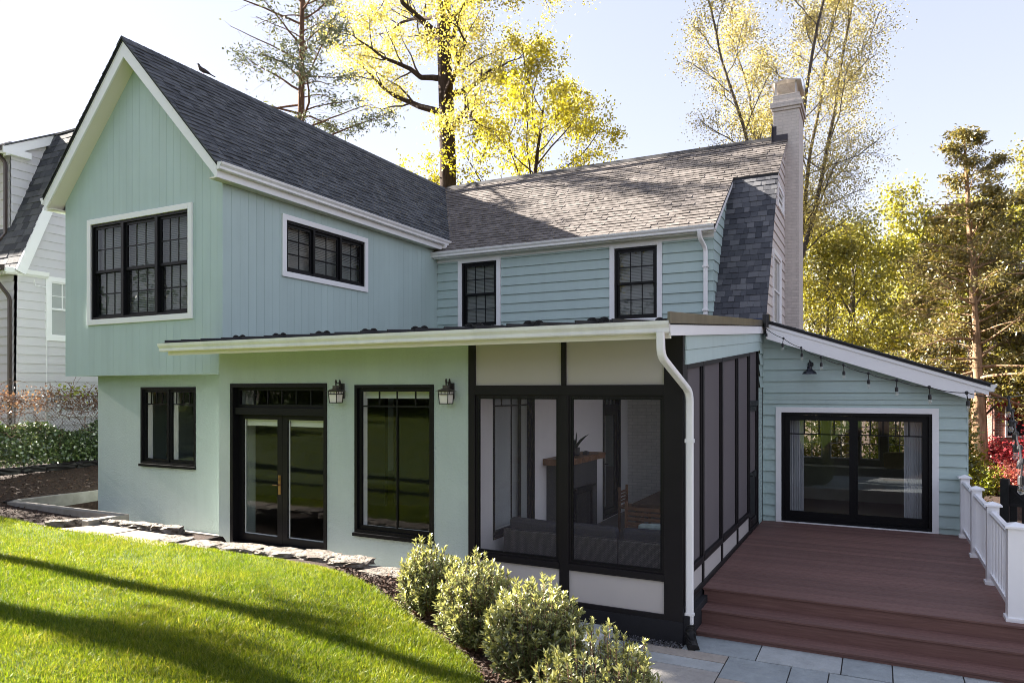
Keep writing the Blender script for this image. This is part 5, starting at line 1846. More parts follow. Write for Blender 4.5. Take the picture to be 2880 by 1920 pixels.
# dormer in front of the roof, set in from the end
W_nd = Fr((-20.0, 0, 0), (0, 1, 0), (1, 0, 0))
W_ndf = Fr((0, 10.62, 0), (1, 0, 0), (0, -1, 0))
MB().prism([W_nd.P(10.62, 5.9, -.02), W_nd.P(12.2, 9.5, -.02), W_nd.P(10.62, 8.68, -.02)], (-.1, 0, 0)).build("dormer_cheek", 'neighbour', NB)
MB().laps(W_nd, [(10.62, 6.4), (12.1, 9.45), (10.62, 8.66)], [], .225, .002, .026).build("siding", 'neighbour', NB)
MB().box(-28, -20.02, 10.62, 10.7, 5.9, 8.9).build("dormer_wall", 'neighbour', NB)
MB().laps(W_ndf, [(-28, 6.3), (-20.0, 6.3), (-20.0, 8.75), (-28, 8.75)], [], .225, .002, .026).build("siding", 'neighbour', NB)
MB().prism([(-19.83, 10.40, 8.70), (-28.2, 10.40, 8.70), (-28.2, 12.35, 9.74), (-19.83, 12.35, 9.74)], (0, 0, .04)).build("dormer_roof", 'slate', NB)
# white trims
MB().prism([(-19.98, 10.44, 8.46), (-19.98, 12.2, 9.40), (-19.98, 12.3, 9.70), (-19.98, 10.42, 8.70)], (.12, 0, 0)).build("dormer_rake", 'white', NB)
MB().box(-20.0, -19.84, 10.36, 11.05, 8.52, 8.68).build("eave_return", 'white', NB)
MB().prism([(-18.86, 10.12, 5.40), (-18.86, 11.68, 9.42), (-18.86, 11.90, 9.34), (-18.86, 10.34, 5.32)], (.05, 0, 0)).build("rake_board", 'white', NB)
MB().extrude_profile((-19.05, 9.95, 5.30), (-19.05, 10.95, 5.30), [(0, 0), (.1, 0), (.16, .06), (.18, .16), (0, .2)], (1, 0, 0)).build("eave_return", 'white', NB)
MB().box(-30, -18.9, 9.92, 10.2, 5.34, 5.44).build("eave_soffit", 'white', NB)
gutter((-30, 9.93, 5.38), (-18.95, 9.93, 5.38), (0, -1, 0), mat='brown', parent=NB)
gutter((-28, 10.42, 8.58), (-19.9, 10.42, 8.58), (0, -1, 0), mat='brown', parent=NB)
p = [(-19.28, 9.88, 5.4), (-19.28, 9.88, 5.2), (-19.10, 10.12, 4.75), (-19.10, 10.12, .5)]
downspout([p[0]] + bend(p[0], p[1], p[2], .08) + bend(p[1], p[2], p[3], .1) + [p[3]], .09, .07, (1, 0, 0)).build("downspout", 'brown', NB)
p = [(-20.3, 10.3, 8.9), (-20.3, 10.32, 8.7), (-20.10, 10.55, 8.35), (-20.10, 10.55, 6.5), (-20.6, 10.2, 5.75)]
downspout([p[0]] + bend(p[0], p[1], p[2], .08) + bend(p[1], p[2], p[3], .1) + [p[3], p[4]], .09, .07, (1, 0, 0)).build("downspout", 'brown', NB)
w = MB().frame(W_n, 11.03, 11.85, 3.85, 5.26, .04, -.06, .02)
w.fbox(W_n, 11.07, 11.81, 4.53, 4.58, -.04, .01)
w.fbox(W_n, 11.34, 11.36, 4.58, 5.22, -.04, 0)
w.fbox(W_n, 11.57, 11.59, 4.58, 5.22, -.04, 0)
w.fbox(W_n, 11.07, 11.81, 4.88, 4.90, -.04, -.001)
wo_ = w.build("window", 'white', NB)
glaze(wo_, W_n, [(11.07, 11.81, 3.89, 5.22)], -.018)
MB().fbox(W_n, 11.05, 11.83, 3.87, 5.24, -.05, -.045).build("blind", 'inner', wo_)  # dark backing sheet standing in for the unlit room, not a real blind
MB().frame(W_n, 10.91, 11.97, 3.73, 5.38, .12, 0, .045).build("casing", 'white', wo_)
w = MB().frame(W_n, 11.2, 12.2, 1.75, 2.15, .05, -.02, .04).build("window", 'white', NB)
glaze(w, W_n, [(11.25, 12.15, 1.80, 2.10)], .012)
MB().tube([W_n.P(10.62, 5.25, .05), W_n.P(10.64, 5.1, .05), W_n.P(10.9, 5.08, .05), W_n.P(10.92, 4.9, .05), W_n.P(10.92, .6, .05)], .012, 5).build("wall_cable", 'white', NB)

# chain link fence with dry vines, ivy at its foot
FX = -17.0
cf = thing("chain_link_fence", "rusty chain link fence with dry vines in front of the white house", "fence", (FX, 10, .8))
for y in (5.0, 7.4, 9.8, 12.2, 14.6):
    MB().tube([(FX, y, .6), (FX, y, 2.32)], .03, 8).build("post", 'wire', cf)
MB().tube([(FX, 4.5, 2.28), (FX, 15, 2.34)], .022, 8).build("top_rail", 'wire', cf)
mb = MB()
y = 4.5
H_ = 1.25
while y < 15:
    for s in (1, -1):
        y1 = y + s * H_ * .8
        if 4.4 < y1 < 15.1:
            mb.frust((FX + .028, y, 1.02), (FX + .028, y1, 1.02 + H_), .0035, .0035, 3)
    y += .075
mb.build("wire_mesh", 'wire', cf)
rng = np.random.default_rng(12)
mb = MB()
for k in range(620):
    y = rng.uniform(4.6, 15)
    z = rng.uniform(1.3, 2.35) if k % 3 else rng.uniform(2.0, 2.5)
    p = Vector((FX + rng.uniform(-.05, .25), y, z))
    d = Vector((rng.uniform(-.4, .5), rng.uniform(-1, 1), rng.uniform(-.7, .5)))
    pts = [tuple(p)]
    for j in range(6):
        d = (d + Vector(tuple(rng.normal(size=3) * .45))).normalized()
        p = p + d * rng.uniform(.07, .16)
        p.x = min(max(p.x, FX - .15), FX + .4)
        pts.append(tuple(p))
    mb.tube(pts, rng.uniform(.003, .009), 3, caps=False)
o = mb.build("dry_vines", 'vine', base=(FX, 10, 1), recalc=False)
props(o, "tangled dry brown vines over the chain link fence", "vines", kind="stuff")
n = 4200
P = np.stack([FX + rng.normal(.08, .14, n), rng.uniform(4.6, 15, n), 2.22 + rng.normal(0, .14, n)], -1)
V, F = leaf_arrays(P, rng.normal(size=(n, 3)), rng.uniform(.04, .09, n), rng.uniform(.02, .06, n), rng)
o = fastmesh("dry_leaves", V, F, 'lf_dry', base=(FX, 10, 2.2))
props(o, "withered brown leaves along the top of the chain link fence", "leaves", kind="stuff")
n = 700
cl = rng.uniform(4.6, 15, 14)
P = np.stack([FX + rng.normal(.1, .12, n), cl[rng.integers(0, 14, n)] + rng.normal(0, .22, n), 2.42 + rng.normal(0, .13, n)], -1)
V, F = leaf_arrays(P, rng.normal(size=(n, 3)), rng.uniform(.06, .11, n), rng.uniform(.05, .08, n), rng)
o = fastmesh("young_vine", V, F, 'lf_lime', base=(FX, 10, 2.4))
props(o, "fresh green vine shoots on top of the chain link fence", "vines", kind="stuff")
n = 36000
y = rng.uniform(3.0, 15.5, n)
t = rng.random(n)
zz = .85 + t * (.86 + .14 * np.sin(y * 1.7) + .1 * np.sin(y * 4.1))
xx = FX + .55 - .45 * t + rng.normal(0, .12, n)
D = np.stack([rng.normal(.8, .6, n), rng.normal(0, .7, n), rng.normal(-.4, .6, n)], -1)
V, F = leaf_arrays(np.stack([xx, y, zz], -1), D, rng.uniform(.04, .085, n), rng.uniform(.04, .08, n), rng)
o = fastmesh("ivy", V, F, 'lf_ivy', base=(FX + .3, 10, .9))
props(o, "bank of dark green ivy at the foot of the chain link fence", "ivy", kind="stuff")
m = MB()
y = 3.0
while y < 15:
    l = rnd.uniform(.3, .7)
    rough_stone(m, FX + .85, y + l / 2, .76, .14, l, .13, .03, 2)
    y += l
o = m.build("stone_wall", 'fencewood', base=(FX + .85, 9, .7), recalc=False)
props(o, "dark slate edging between the ivy bank and the mulch slope", "stone edging")

# ------------------------------------------------------------------ trees
def frust_arrays(segs, k):
    """segs: (n,8) p0 p1 r0 r1 -> verts, quads (vectorised tapered tubes)"""
    S = np.asarray(segs, float)
    p0, p1, r0, r1 = S[:, 0:3], S[:, 3:6], S[:, 6], S[:, 7]
    d = unit(p1 - p0)
    ref = np.where(np.abs(d[:, 2:3]) < 0.9, np.array([[0, 0, 1.0]]), np.array([[1.0, 0, 0]]))
    u = unit(np.cross(d, ref))
    w = np.cross(d, u)
    t = np.arange(k) * 2 * math.pi / k
    ring = u[:, None, :] * np.cos(t)[None, :, None] + w[:, None, :] * np.sin(t)[None, :, None]
    A = p0[:, None, :] + ring * r0[:, None, None]
    B_ = p1[:, None, :] + ring * r1[:, None, None]
    V = np.concatenate([A, B_], 1).reshape(-1, 3)
    n = len(S)
    b = (np.arange(n) * 2 * k)[:, None]
    j = np.arange(k)[None, :]
    F = np.stack([b + j, b + (j + 1) % k, b + k + (j + 1) % k, b + k + j], -1).reshape(-1, 4)
    return V, F

def limb(rng, segs, p, d, L, r0, r1, n, wob, trop):
    """wandering limb; returns its points and directions"""
    pts, dirs = [p.copy()], [d.copy()]
    for i in range(n):
        d = d + rng.normal(size=3) * wob + np.array([0, 0, trop])
        d = d / np.linalg.norm(d)
        q = p + d * (L / n)
        a = r0 + (r1 - r0) * i / n
        b = r0 + (r1 - r0) * (i + 1) / n
        segs.append([*p, *q, a, b])
        p = q
        pts.append(p.copy())
        dirs.append(d.copy())
    return pts, dirs

def turn(rng, d, ang):
    """direction at an angle to d, random side"""
    r = rng.normal(size=3)
    s = r - d * r.dot(d)
    s = s / (np.linalg.norm(s) + 1e-9)
    v = d * math.cos(ang) + s * math.sin(ang)
    return v / np.linalg.norm(v)

def broad_tree(label, base, h, r, h0, limbs, reach, bark, leaf, nleaf, lsize, seed, lean=(0, 0), up=0.5, dens=(7, 7), group=None, wob=.16, name="tree", spread=.28, trunk_top=.25, ldir=-.3, fork=None, profile=None):
    rng = np.random.default_rng(seed)
    t = thing(name, label, "tree", base, group)
    big, small, tips = [], [], []
    p = np.array(base, float)
    d = np.array([lean[0], lean[1], 1.0])
    d /= np.linalg.norm(d)
    stems = []
    if fork:
        pts, dirs = limb(rng, big, p, d, h0, r, r * .85, 6, .02, .02)
        for k in range(fork):
            a = 2 * math.pi * k / fork + rng.uniform(-.4, .4)
            dd = np.array([math.cos(a) * .36, math.sin(a) * .36, 1.0])
            dd /= np.linalg.norm(dd)
            q, e = limb(rng, big, pts[-1], dd, h - h0, r * .55, .03, 14, .045, .03)
            stems.append((q, e, r * .55))
    else:
        pts, dirs = limb(rng, big, p, d, h, r, r * trunk_top, 22, .018, .01)
        stems.append((pts, dirs, r))
    for si, (pts, dirs, rr0) in enumerate(stems):
        n = len(pts) - 1
        L0 = h if not fork else h - h0
        f0 = (h0 / h) if not fork else .08
        for k in range(limbs):
            f = f0 + (1 - f0) * (k + rng.uniform(.1, .9)) / limbs
            i = min(int(f * n), n - 1)
            q = pts[i] + (pts[i + 1] - pts[i]) * (f * n - i)
            az = k * 2.399 + rng.uniform(-.5, .5) + si * 1.3
            g = (f - f0) / (1 - f0)
            el = (up + .45 * g) + rng.uniform(-.15, .2)
            dd = np.array([math.cos(az) * math.cos(el), math.sin(az) * math.cos(el), math.sin(el)])
            pr = profile(g) if profile else (1.0 - .55 * g) * (.7 + .3 * min(1, g * 4))
            L = reach * pr * rng.uniform(.8, 1.15)
            rb = max(.02, rr0 * .34 * (1 - .6 * g) * min(1.0, L / reach + .25))
            lp, ld = limb(rng, big, q, dd, L, rb, .018, 8, wob, .03)
            for b in range(dens[0]):
                fb = .25 + .75 * (b + rng.random()) / dens[0]
                j = min(int(fb * 8), 7)
                bq = lp[j] + (lp[j + 1] - lp[j]) * (fb * 8 - j)
                bd = turn(rng, ld[j], rng.uniform(.5, 1.1)) + np.array([0, 0, .15])
                bl = L * rng.uniform(.25, .5) * (1.15 - .5 * fb)
                sp, sdv = limb(rng, small, bq, bd / np.linalg.norm(bd), bl, max(.012, rb * .4 * (1 - fb * .6)), .006, 5, .2, .02)
                for c in range(dens[1]):
                    fc = .2 + .8 * (c + rng.random()) / dens[1]
                    m = min(int(fc * 5), 4)
                    cq = sp[m] + (sp[m + 1] - sp[m]) * (fc * 5 - m)
                    cd_ = turn(rng, sdv[m], rng.uniform(.4, 1.0))
                    tl = rng.uniform(.3, .75) * min(1.2, bl)
                    tp, _ = limb(rng, small, cq, cd_, tl, .006, .003, 3, .25, .0)
                    tips += tp[1:]
                tips.append(sp[-1])
    Vb, Fb = frust_arrays(big, 8)
    Vs, Fs = frust_arrays(small, 4)
    fastmesh("trunk", np.concatenate([Vb, Vs]), np.concatenate([Fb, Fs + len(Vb)]), bark, parent=t)
    T = np.array(tips)
    w = rng.random(len(T)) ** 1.6 + .05          # some twigs fuller than others
    idx = rng.choice(len(T), nleaf, p=w / w.sum())
    P = T[idx] + rng.normal(size=(nleaf, 3)) * spread * rng.uniform(.35, 1.0, (nleaf, 1))
    D = rng.normal(size=(nleaf, 3)) + np.array([0, 0, ldir])
    V, F = leaf_arrays(P, D, lsize * rng.uniform(.6, 1.3, nleaf), lsize * rng.uniform(.4, .8, nleaf), rng)
    fastmesh("crown", V, F, leaf, parent=t)
    return t

def conifer(label, base, h, r, h0, n, reach, bark, leaf, nleaf, lsize, seed, group=None, droop=-.05, sparse=.35, name="conifer", top=.12, lean=(0, 0), profile=None, clump=.16, foliage_from=.25, el0=.1):
    rng = np.random.default_rng(seed)
    t = thing(name, label, "tree", base, group)
    big, small, tips, wts = [], [], [], []
    d = np.array([lean[0], lean[1], 1.0])
    pts, _ = limb(rng, big, np.array(base, float), d / np.linalg.norm(d), h, r, .02, 26, .008, .004)
    for k in range(n):
        f = (h0 + (h - h0) * ((k + rng.random()) / n) ** .95) / h
        i = min(int(f * 26), 25)
        q = pts[i] + (pts[i + 1] - pts[i]) * (f * 26 - i)
        g = (f * h - h0) / (h - h0)
        az = k * 2.399 + rng.uniform(-.6, .6)
        el = el0 + .35 * g + rng.uniform(-.25, .25)
        dd = np.array([math.cos(az) * math.cos(el), math.sin(az) * math.cos(el), math.sin(el)])
        pr = profile(g) if profile else (1 - g) ** .8 + top
        L = reach * pr * rng.uniform(.55, 1.15)
        rb = max(.010, min(r * .22, .0135 * L))
        lp, ld = limb(rng, big, q, dd, L, rb, .008, 7, .10, droop)
        wl = 0.0 if rng.random() < sparse else rng.uniform(.4, 1.0)
        nb = max(4, int(L * 4.5))
        for b in range(nb):
            fb = .2 + .8 * (b + rng.random()) / nb
            j = min(int(fb * 7), 6)
            bq = lp[j] + (lp[j + 1] - lp[j]) * (fb * 7 - j)
            bd = turn(rng, ld[j], rng.uniform(.5, 1.2)) * np.array([1, 1, .45]) + np.array([0, 0, -.1])
            bl = (.25 + .28 * L * (1.1 - fb)) * rng.uniform(.5, 1.2)
            sp, _ = limb(rng, small, bq, bd / np.linalg.norm(bd), bl, .006, .0025, 4, .2, -.03)
            if fb > foliage_from:
                ww = wl * (1.0 if rng.random() < .6 else .1)
                for s in sp[1:]:
                    tips.append(s)
                    wts.append(ww + .004)
    Vb, Fb = frust_arrays(big, 8)
    Vs, Fs = frust_arrays(small, 3)
    fastmesh("trunk", np.concatenate([Vb, Vs]), np.concatenate([Fb, Fs + len(Vb)]), bark, parent=t)
    T, w = np.array(tips), np.array(wts)
    idx = rng.choice(len(T), nleaf, p=w / w.sum())
    P = T[idx] + rng.normal(size=(nleaf, 3)) * clump * np.array([1, 1, .6])
    D = rng.normal(size=(nleaf, 3)) * np.array([1, 1, .7]) + np.array([0, 0, -.25])
    V, F = leaf_arrays(P, D, lsize * rng.uniform(.6, 1.4, nleaf), lsize * rng.uniform(.22, .5, nleaf), rng)
    fastmesh("crown", V, F, leaf, parent=t)
    return t

# behind the house
conifer("tall sparse conifer with a reddish trunk behind the gable wing", (-17.4, 18.4, -.4), 19.5, .27, 4.5, 100, 4.7, 'bark_red', 'lf_hem', 21000, .13, 41, sparse=.40, droop=-.02,
        profile=lambda g: .95 - .55 * g, clump=.15, foliage_from=.35)
broad_tree("tallest tree, a dark straight trunk with yellow young leaves behind the roof valley", (-17.9, 28.2, -.5), 27, .52, 14.6, 22, 7.0, 'bark_dark', 'lf_oak', 56000, .115, 52, lean=(.035, 0), up=.2, dens=(9, 7), spread=.30, wob=.2, trunk_top=.45,
           profile=lambda g: .75 + .5 * g if g < .5 else 1.0 - .5 * (g - .5))
broad_tree("lime yellow tree in new leaf behind the main roof ridge, right of the dark trunk", (-16.0, 31.0, -.5), 17.0, .25, 5.0, 24, 7.2, 'bark_dark', 'lf_maple', 30000, .15, 63, up=.3, dens=(8, 6), spread=.26, wob=.17,
           profile=lambda g: 1.05 - .6 * g)
broad_tree("vase shaped tree with thin olive yellow leaves behind the chimney", (-3.2, 32.6, -.5), 21.5, .19, 7.5, 15, 3.6, 'bark_grey', 'lf_elm', 62000, .088, 71, up=.5, dens=(8, 6), spread=.46, wob=.13, fork=5)
# woodland to the right, each tree its own
WOOD = [
    ("broad_a", "yellow green tree beside the chimney, above the addition roof", (-1.3, 36, -.6), 10.0, .24, 2.5, 15, 4.6, 'lf_wood', 17000, .18, 81),
    ("broad_b", "yellowest tree of the woodland, right of the chimney", (2.2, 38.5, -.6), 10.2, .26, 3.0, 16, 4.9, 'lf_wood', 20000, .19, 82),
    ("broad_c", "yellow green tree left of the tall cedar", (5.2, 42, -.6), 11.0, .28, 4.0, 15, 5.2, 'lf_wood', 17000, .19, 83),
    ("broad_d", "olive tree low behind the addition roof", (3.0, 31, -.6), 8.2, .18, 1.4, 14, 3.8, 'lf_wood2', 15000, .15, 84),
    ("broad_e", "rust coloured budding tree at the right edge", (10.2, 38, -.6), 11.6, .26, 3.0, 16, 5.0, 'lf_rust', 17000, .17, 85),
    ("broad_f", "olive tree at the far right behind the brick house", (9.5, 52, -.6), 15.5, .3, 3.0, 16, 6.0, 'lf_wood2', 15000, .22, 86),
    ("broad_g", "distant olive tree between the chimney and the woodland", (-3.4, 50, -.6), 12.0, .3, 3.0, 16, 6.0, 'lf_wood2', 15000, .22, 87),
    ("broad_h", "distant pale green tree behind the cedar", (4.5, 58, -.6), 12.0, .3, 3.0, 16, 6.8, 'lf_wood', 14000, .24, 88),
    ("broad_i", "low leafy tree right behind the addition roof gutter", (5.6, 27.6, -.6), 6.0, .13, 1.5, 13, 2.9, 'lf_wood2', 12000, .13, 89),
    ("broad_j", "gold green tree leaning into the right edge above the brick house", (8.2, 31.5, -.6), 9.5, .2, 2.0, 14, 3.9, 'lf_wood', 14000, .15, 90),
    ("broad_k", "dark olive tree just right of the chimney base", (-1.7, 34.5, -.6), 8.6, .16, 1.5, 14, 3.2, 'lf_wood2', 13000, .14, 92),
    ("broad_l", "farthest olive tree between the chimney and the yellow trees", (.5, 62, -.6), 12.6, .3, 3.0, 16, 7.0, 'lf_wood2', 13000, .26, 93),
]
for (_, lab, b, h, r, h0, lm, rc_, lf, nl, ls_, sd_) in WOOD:
    broad_tree(lab, b, h, r, h0, lm, rc_, 'bark_grey', lf, int(nl * .95), ls_ * .85, sd_, group="woodland trees beyond the addition", up=.35, dens=(7, 6), spread=.42, wob=.2)
conifer("tall cedar with a pale reddish trunk above the end of the addition roof", (3.0, 28.4, -.6), 11.8, .29, 3.2, 105, 2.6, 'bark_pale', 'lf_cedar', 30000, .14, 95, sparse=.30, clump=.13, top=.10, droop=-.01, name="cedar",
        profile=lambda g: (.75 + .9 * g if g < .3 else 1.02 * (1 - (g - .3) / .7) ** .9 + .10), el0=.05)
conifer("dark conifer cut by the right edge of the view", (7.5, 29.8, -.6), 11.2, .26, 3.0, 90, 4.0, 'bark_red', 'lf_needle', 22000, .15, 96, sparse=.18, clump=.18, top=.14, droop=-.02, name="conifer")
conifer("twin trunked cedar low at the corner of the addition", (2.86, 26.7, -.6), 7.4, .27, 3.0, 34, 2.6, 'bark_pale', 'lf_cedar', 9000, .10, 97, sparse=.2, clump=.17, name="cedar", top=.5)

broad_tree("slim leafy tree added left of the house to shade the patio, outside the view", (-22.0, 7.4, .6), 13.4, .16, 7.9, 18, 1.45, 'bark_dark', 'lf_wood2', 18000, .2, 104, up=.1, dens=(6, 5), spread=.3)  # unseen tree added for patio shade, crown kept in a high band
# off to the left: bare-stemmed trees whose trunks throw the long shadows over the lawn
broad_tree("tall tree left of the lawn that shades it, outside the view", (-23.5, 5.2, .5), 15.5, .21, 6.5, 7, 1.9, 'bark_dark', 'lf_oak', 500, .16, 101, up=.9, dens=(5, 4), spread=.3)
broad_tree("second tree left of the lawn, outside the view", (-21.5, 3.2, .5), 13.5, .34, 5.5, 7, 1.7, 'bark_dark', 'lf_oak', 1100, .16, 102, up=.9, dens=(6, 5), spread=.3)

def leafy_mass(name, label, cat, centre, size, n, lsize, leaf, seed, group=None, stem=None, flat=0.0, sub='crown', shell=.55):
    """rounded shrub: leaves through an uneven ellipsoid made of many lobes, on a few stems"""
    rng = np.random.default_rng(seed)
    t = thing(name, label, cat, (centre[0], centre[1], centre[2]), group)
    C, S = np.array(centre, float), np.array(size, float)
    lobes = unit(rng.normal(size=(26, 3))) * rng.uniform(.35, .85, (26, 1))
    lobes[:, 2] = np.abs(lobes[:, 2]) * .95 + .1
    k = rng.integers(0, 26, n)
    P = lobes[k] + unit(rng.normal(size=(n, 3))) * (rng.random((n, 1)) ** shell) * .36
    keep = P[:, 2] > .02
    P = P[keep]
    D = P * .6 + rng.normal(size=P.shape) * .6 + np.array([0, 0, .15 - flat])
    V, F = leaf_arrays(C + P * S, D, lsize * rng.uniform(.6, 1.3, len(P)), lsize * rng.uniform(.35, .65, len(P)), rng)
    fastmesh(sub, V, F, leaf, parent=t)
    segs = []
    for i in range(14):
        e = C + lobes[i] * S * .9
        p = C + np.array([rng.normal() * .05, rng.normal() * .05, -.05])
        d = e - p
        L = np.linalg.norm(d)
        limb(rng, segs, p, d / L, L, .012 if stem is None else stem, .004, 6, .1, .02)
    Vs, Fs = frust_arrays(segs, 5)
    fastmesh("stem", Vs, Fs, 'bark_dark', parent=t)
    return t

# what the windows mirror: a dark evergreen screen and a few trees at the top of the lawn
for i, (x, y, sx, h) in enumerate([(-15, -15.5, 3.4, 7.6), (-19.2, -15.5, 3.2, 7.2), (-23.5, -15.2, 3.3, 7.8), (-28, -13.5, 3.2, 7.6), (-32, -10.5, 3.2, 7.8), (-34.3, -6.5, 3.2, 7.6), (-35.5, -2, 3.2, 7.6), (-9, -16, 3.2, 7.2), (-3, -16, 3.4, 7.4), (3.5, -16, 3.4, 7.4)]):
    leafy_mass("hedge_shrub", "dark evergreen shrub in the screen at the top of the lawn, behind the viewer", "shrub", (x, y, .9), (sx * 1.15, 2.6, h), 9000, .34, 'lf_dark', 200 + i, "evergreen screen behind the viewer")
for i, (x, y) in enumerate([(-26, -19), (-33, -15), (-19, -22)]):
    broad_tree("tree beyond the top of the lawn, behind the viewer", (x, y, 1.0), 15 + i, .3, 4, 12, 5.0, 'bark_dark', 'lf_wood2', 5000, .24, 300 + i, dens=(5, 5), spread=.35, group="trees behind the viewer")

for i, x in enumerate((-1.4, .2, 1.6)):
    leafy_mass("garden_shrub", "garden shrub outside the far windows of the room behind the sliding door", "shrub", (x, 21.2 + .3 * i, -.6), (1.0, .9, 3.0), 3500, .13, 'lf_wood2' if i != 1 else 'lf_lime', 230 + i, "shrubs outside the garden room")
# ------------------------------------------------------------------ shrubs in the bed
def laurel(label, x, y, rad, h, shoots, seed):
    rng = np.random.default_rng(seed)
    z0 = float(ground_h(np.array(x), np.array(y))) - .03
    t = thing("shrub", label, "shrub", (x, y, z0), "glossy evergreen shrubs in the bed")
    segs, P, D, L, TIPP, TIPD, TIPL = [], [], [], [], [], [], []
    base = np.array([x, y, z0])
    for s in range(shoots):
        # end of the shoot within an upright egg, denser outwards
        v = unit(rng.normal(size=3))
        v[2] = abs(v[2]) * 1.0
        rr = rng.uniform(.45, 1.0) ** .5
        hh = .36 + .60 * v[2] + rng.uniform(-.14, .1)
        wd = rad * rr * math.sqrt(max(0, 1 - (2 * (hh - .45)) ** 2 * .75))
        a = math.atan2(v[1], v[0])
        e = base + np.array([math.cos(a) * wd, math.sin(a) * wd, h * max(.12, hh)])
        up = rng.random() < .35
        if up:
            e[2] += rng.uniform(.04, .17) * h
        b = base + np.array([math.cos(a) * wd * .25, math.sin(a) * wd * .25, h * .05])
        mid = b * .45 + e * .55 + np.array([math.cos(a), math.sin(a), 0]) * rad * .12
        pts = [b * (1 - u) ** 2 + mid * 2 * u * (1 - u) + e * u * u for u in np.linspace(0, 1, 9)]
        for i in range(8):
            segs.append([*pts[i], *pts[i + 1], .0055 - .0004 * i, .0051 - .0004 * i])
        dv = unit(pts[-1] - pts[-3])
        nl = rng.integers(36, 50)
        for k in range(nl):
            u = .32 + .68 * k / nl
            i = min(int(u * 8), 7)
            q = pts[i] + (pts[i + 1] - pts[i]) * (u * 8 - i)
            side = turn(rng, dv, rng.uniform(.7, 1.3))
            P.append(q)
            D.append(side + np.array([0, 0, .12]))
            L.append(rng.uniform(.029, .052))
        # a rosette of young leaves at the end
        m = 9 if up else 5
        for k in range(m):
            TIPP.append(e + dv * rng.uniform(-.03, .015))
            TIPD.append(turn(rng, dv, rng.uniform(.25, .95)))
            TIPL.append(rng.uniform(.034, .058))
    Vs, Fs = frust_arrays(segs, 4)
    fastmesh("stem", Vs, Fs, 'vine', parent=t)
    def leaves(nm, P, D, L, mat):
        P, D, L = np.array(P), unit(np.array(D)), np.array(L)
        n = len(P)
        r = unit(rng.normal(size=(n, 3)) * .5 + np.array([0, 0, 1.0]))
        side = unit(np.cross(D, r))
        nor = np.cross(side, D)
        W = (L * rng.uniform(.30, .40, n))[:, None]
        Lc = L[:, None]
        # blade of four quads, folded and drooping at the tip
        m1 = P + D * Lc * .35 - nor * W * .05
        m2 = P + D * Lc * .70 - nor * W * .12
        tp = P + D * Lc - nor * W * .42
        V = np.stack([P, m1 + side * W * .45 + nor * W * .18, m2 + side * W * .36 + nor * W * .08, tp, m2 - side * W * .36 + nor * W * .08, m1 - side * W * .45 + nor * W * .18, m1, m2], 1).reshape(-1, 3)
        b = (np.arange(n) * 8)[:, None]
        F = np.concatenate([b + np.array([[0, 1, 2, 7]]) * 1, b + np.array([[0, 7, 4, 5]]), b + np.array([[7, 2, 3, 4]])])
        fastmesh(nm, V, F, mat, parent=t)
    leaves("foliage", P, D, L, 'lf_shrub')
    leaves("young_shoots", TIPP, TIPD, TIPL, 'lf_tip')
    return t
laurel("glossy evergreen shrub farthest back, against the stone wall", -4.02, 6.06, .34, .70, 320, 401)
laurel("second glossy shrub, tall with pale shoot tips in front of the left porch panel", -3.17, 5.52, .36, .76, 420, 402)
laurel("third glossy shrub, largest in front of the porch base", -2.38, 5.04, .41, .74, 520, 403)
laurel("nearest glossy shrub at the edge of the patio", -1.74, 4.74, .54, 1.22, 1200, 404)

# ------------------------------------------------------------------ right hand background
leafy_mass("boxwood", "round lime green shrub behind the corner of the deck railing", "shrub", (2.72, 25.3, -.6), (.72, .7, 1.0), 6500, .08, 'lf_lime', 501)
leafy_mass("japanese_maple", "low coral red weeping maple behind the dark fence", "tree", (4.75, 25.3, -.6), (2.2, 1.4, 1.12), 11000, .10, 'lf_pink', 502, flat=.7)
def layered_maple(label, base, seed):
    rng = np.random.default_rng(seed)
    t = thing("japanese_maple", label, "tree", base)
    segs, tips = [], []
    p = np.array(base, float)
    for k in range(16):
        a = rng.uniform(0, 2 * math.pi)
        e = rng.uniform(.1, .9)
        d = np.array([math.cos(a), math.sin(a) * .7, e])
        q, dd = limb(rng, segs, p + np.array([0, 0, rng.uniform(.3, .9)]), d / np.linalg.norm(d), rng.uniform(1.2, 2.6), .035, .008, 7, .13, -.05)
        for i in range(3, 8):
            for c in range(4):
                v = turn(rng, dd[i], 1.0) * np.array([1, 1, .25])
                tp, _ = limb(rng, segs, q[i], v / np.linalg.norm(v), rng.uniform(.3, .7), .007, .003, 3, .15, -.02)
                tips += tp[1:]
    limb(rng, segs, p, np.array([0, 0, 1.0]), 1.0, .08, .05, 4, .05, 0)
    Vs, Fs = frust_arrays(segs, 5)
    fastmesh("trunk", Vs, Fs, 'bark_dark', parent=t)
    T = np.array(tips)
    n = 9000
    P = T[rng.integers(0, len(T), n)] + rng.normal(size=(n, 3)) * np.array([.16, .16, .05])
    V, F = leaf_arrays(P, rng.normal(size=(n, 3)) * np.array([1, 1, .4]) + np.array([0, 0, -.25]), rng.uniform(.06, .13, n), rng.uniform(.04, .08, n), rng)
    fastmesh("crown", V, F, 'lf_red', parent=t)
layered_maple("crimson japanese maple with flat layers in front of the brick house", (4.75, 27.4, -.6), 503)
bf = thing("wood_fence", "black stained wooden fence section with a lattice top beyond the railing", "fence", (3.2, 17.4, -.6))
F0, F1 = (2.28, 17.9), (4.6, 17.2)
def fpt(u, n=0):
    dx, dy = F1[0] - F0[0], F1[1] - F0[1]
    L = math.hypot(dx, dy)
    return (F0[0] + dx * u - dy / L * n * -1, F0[1] + dy * u + dx / L * n * -1)
Lf = math.hypot(F1[0] - F0[0], F1[1] - F0[1])
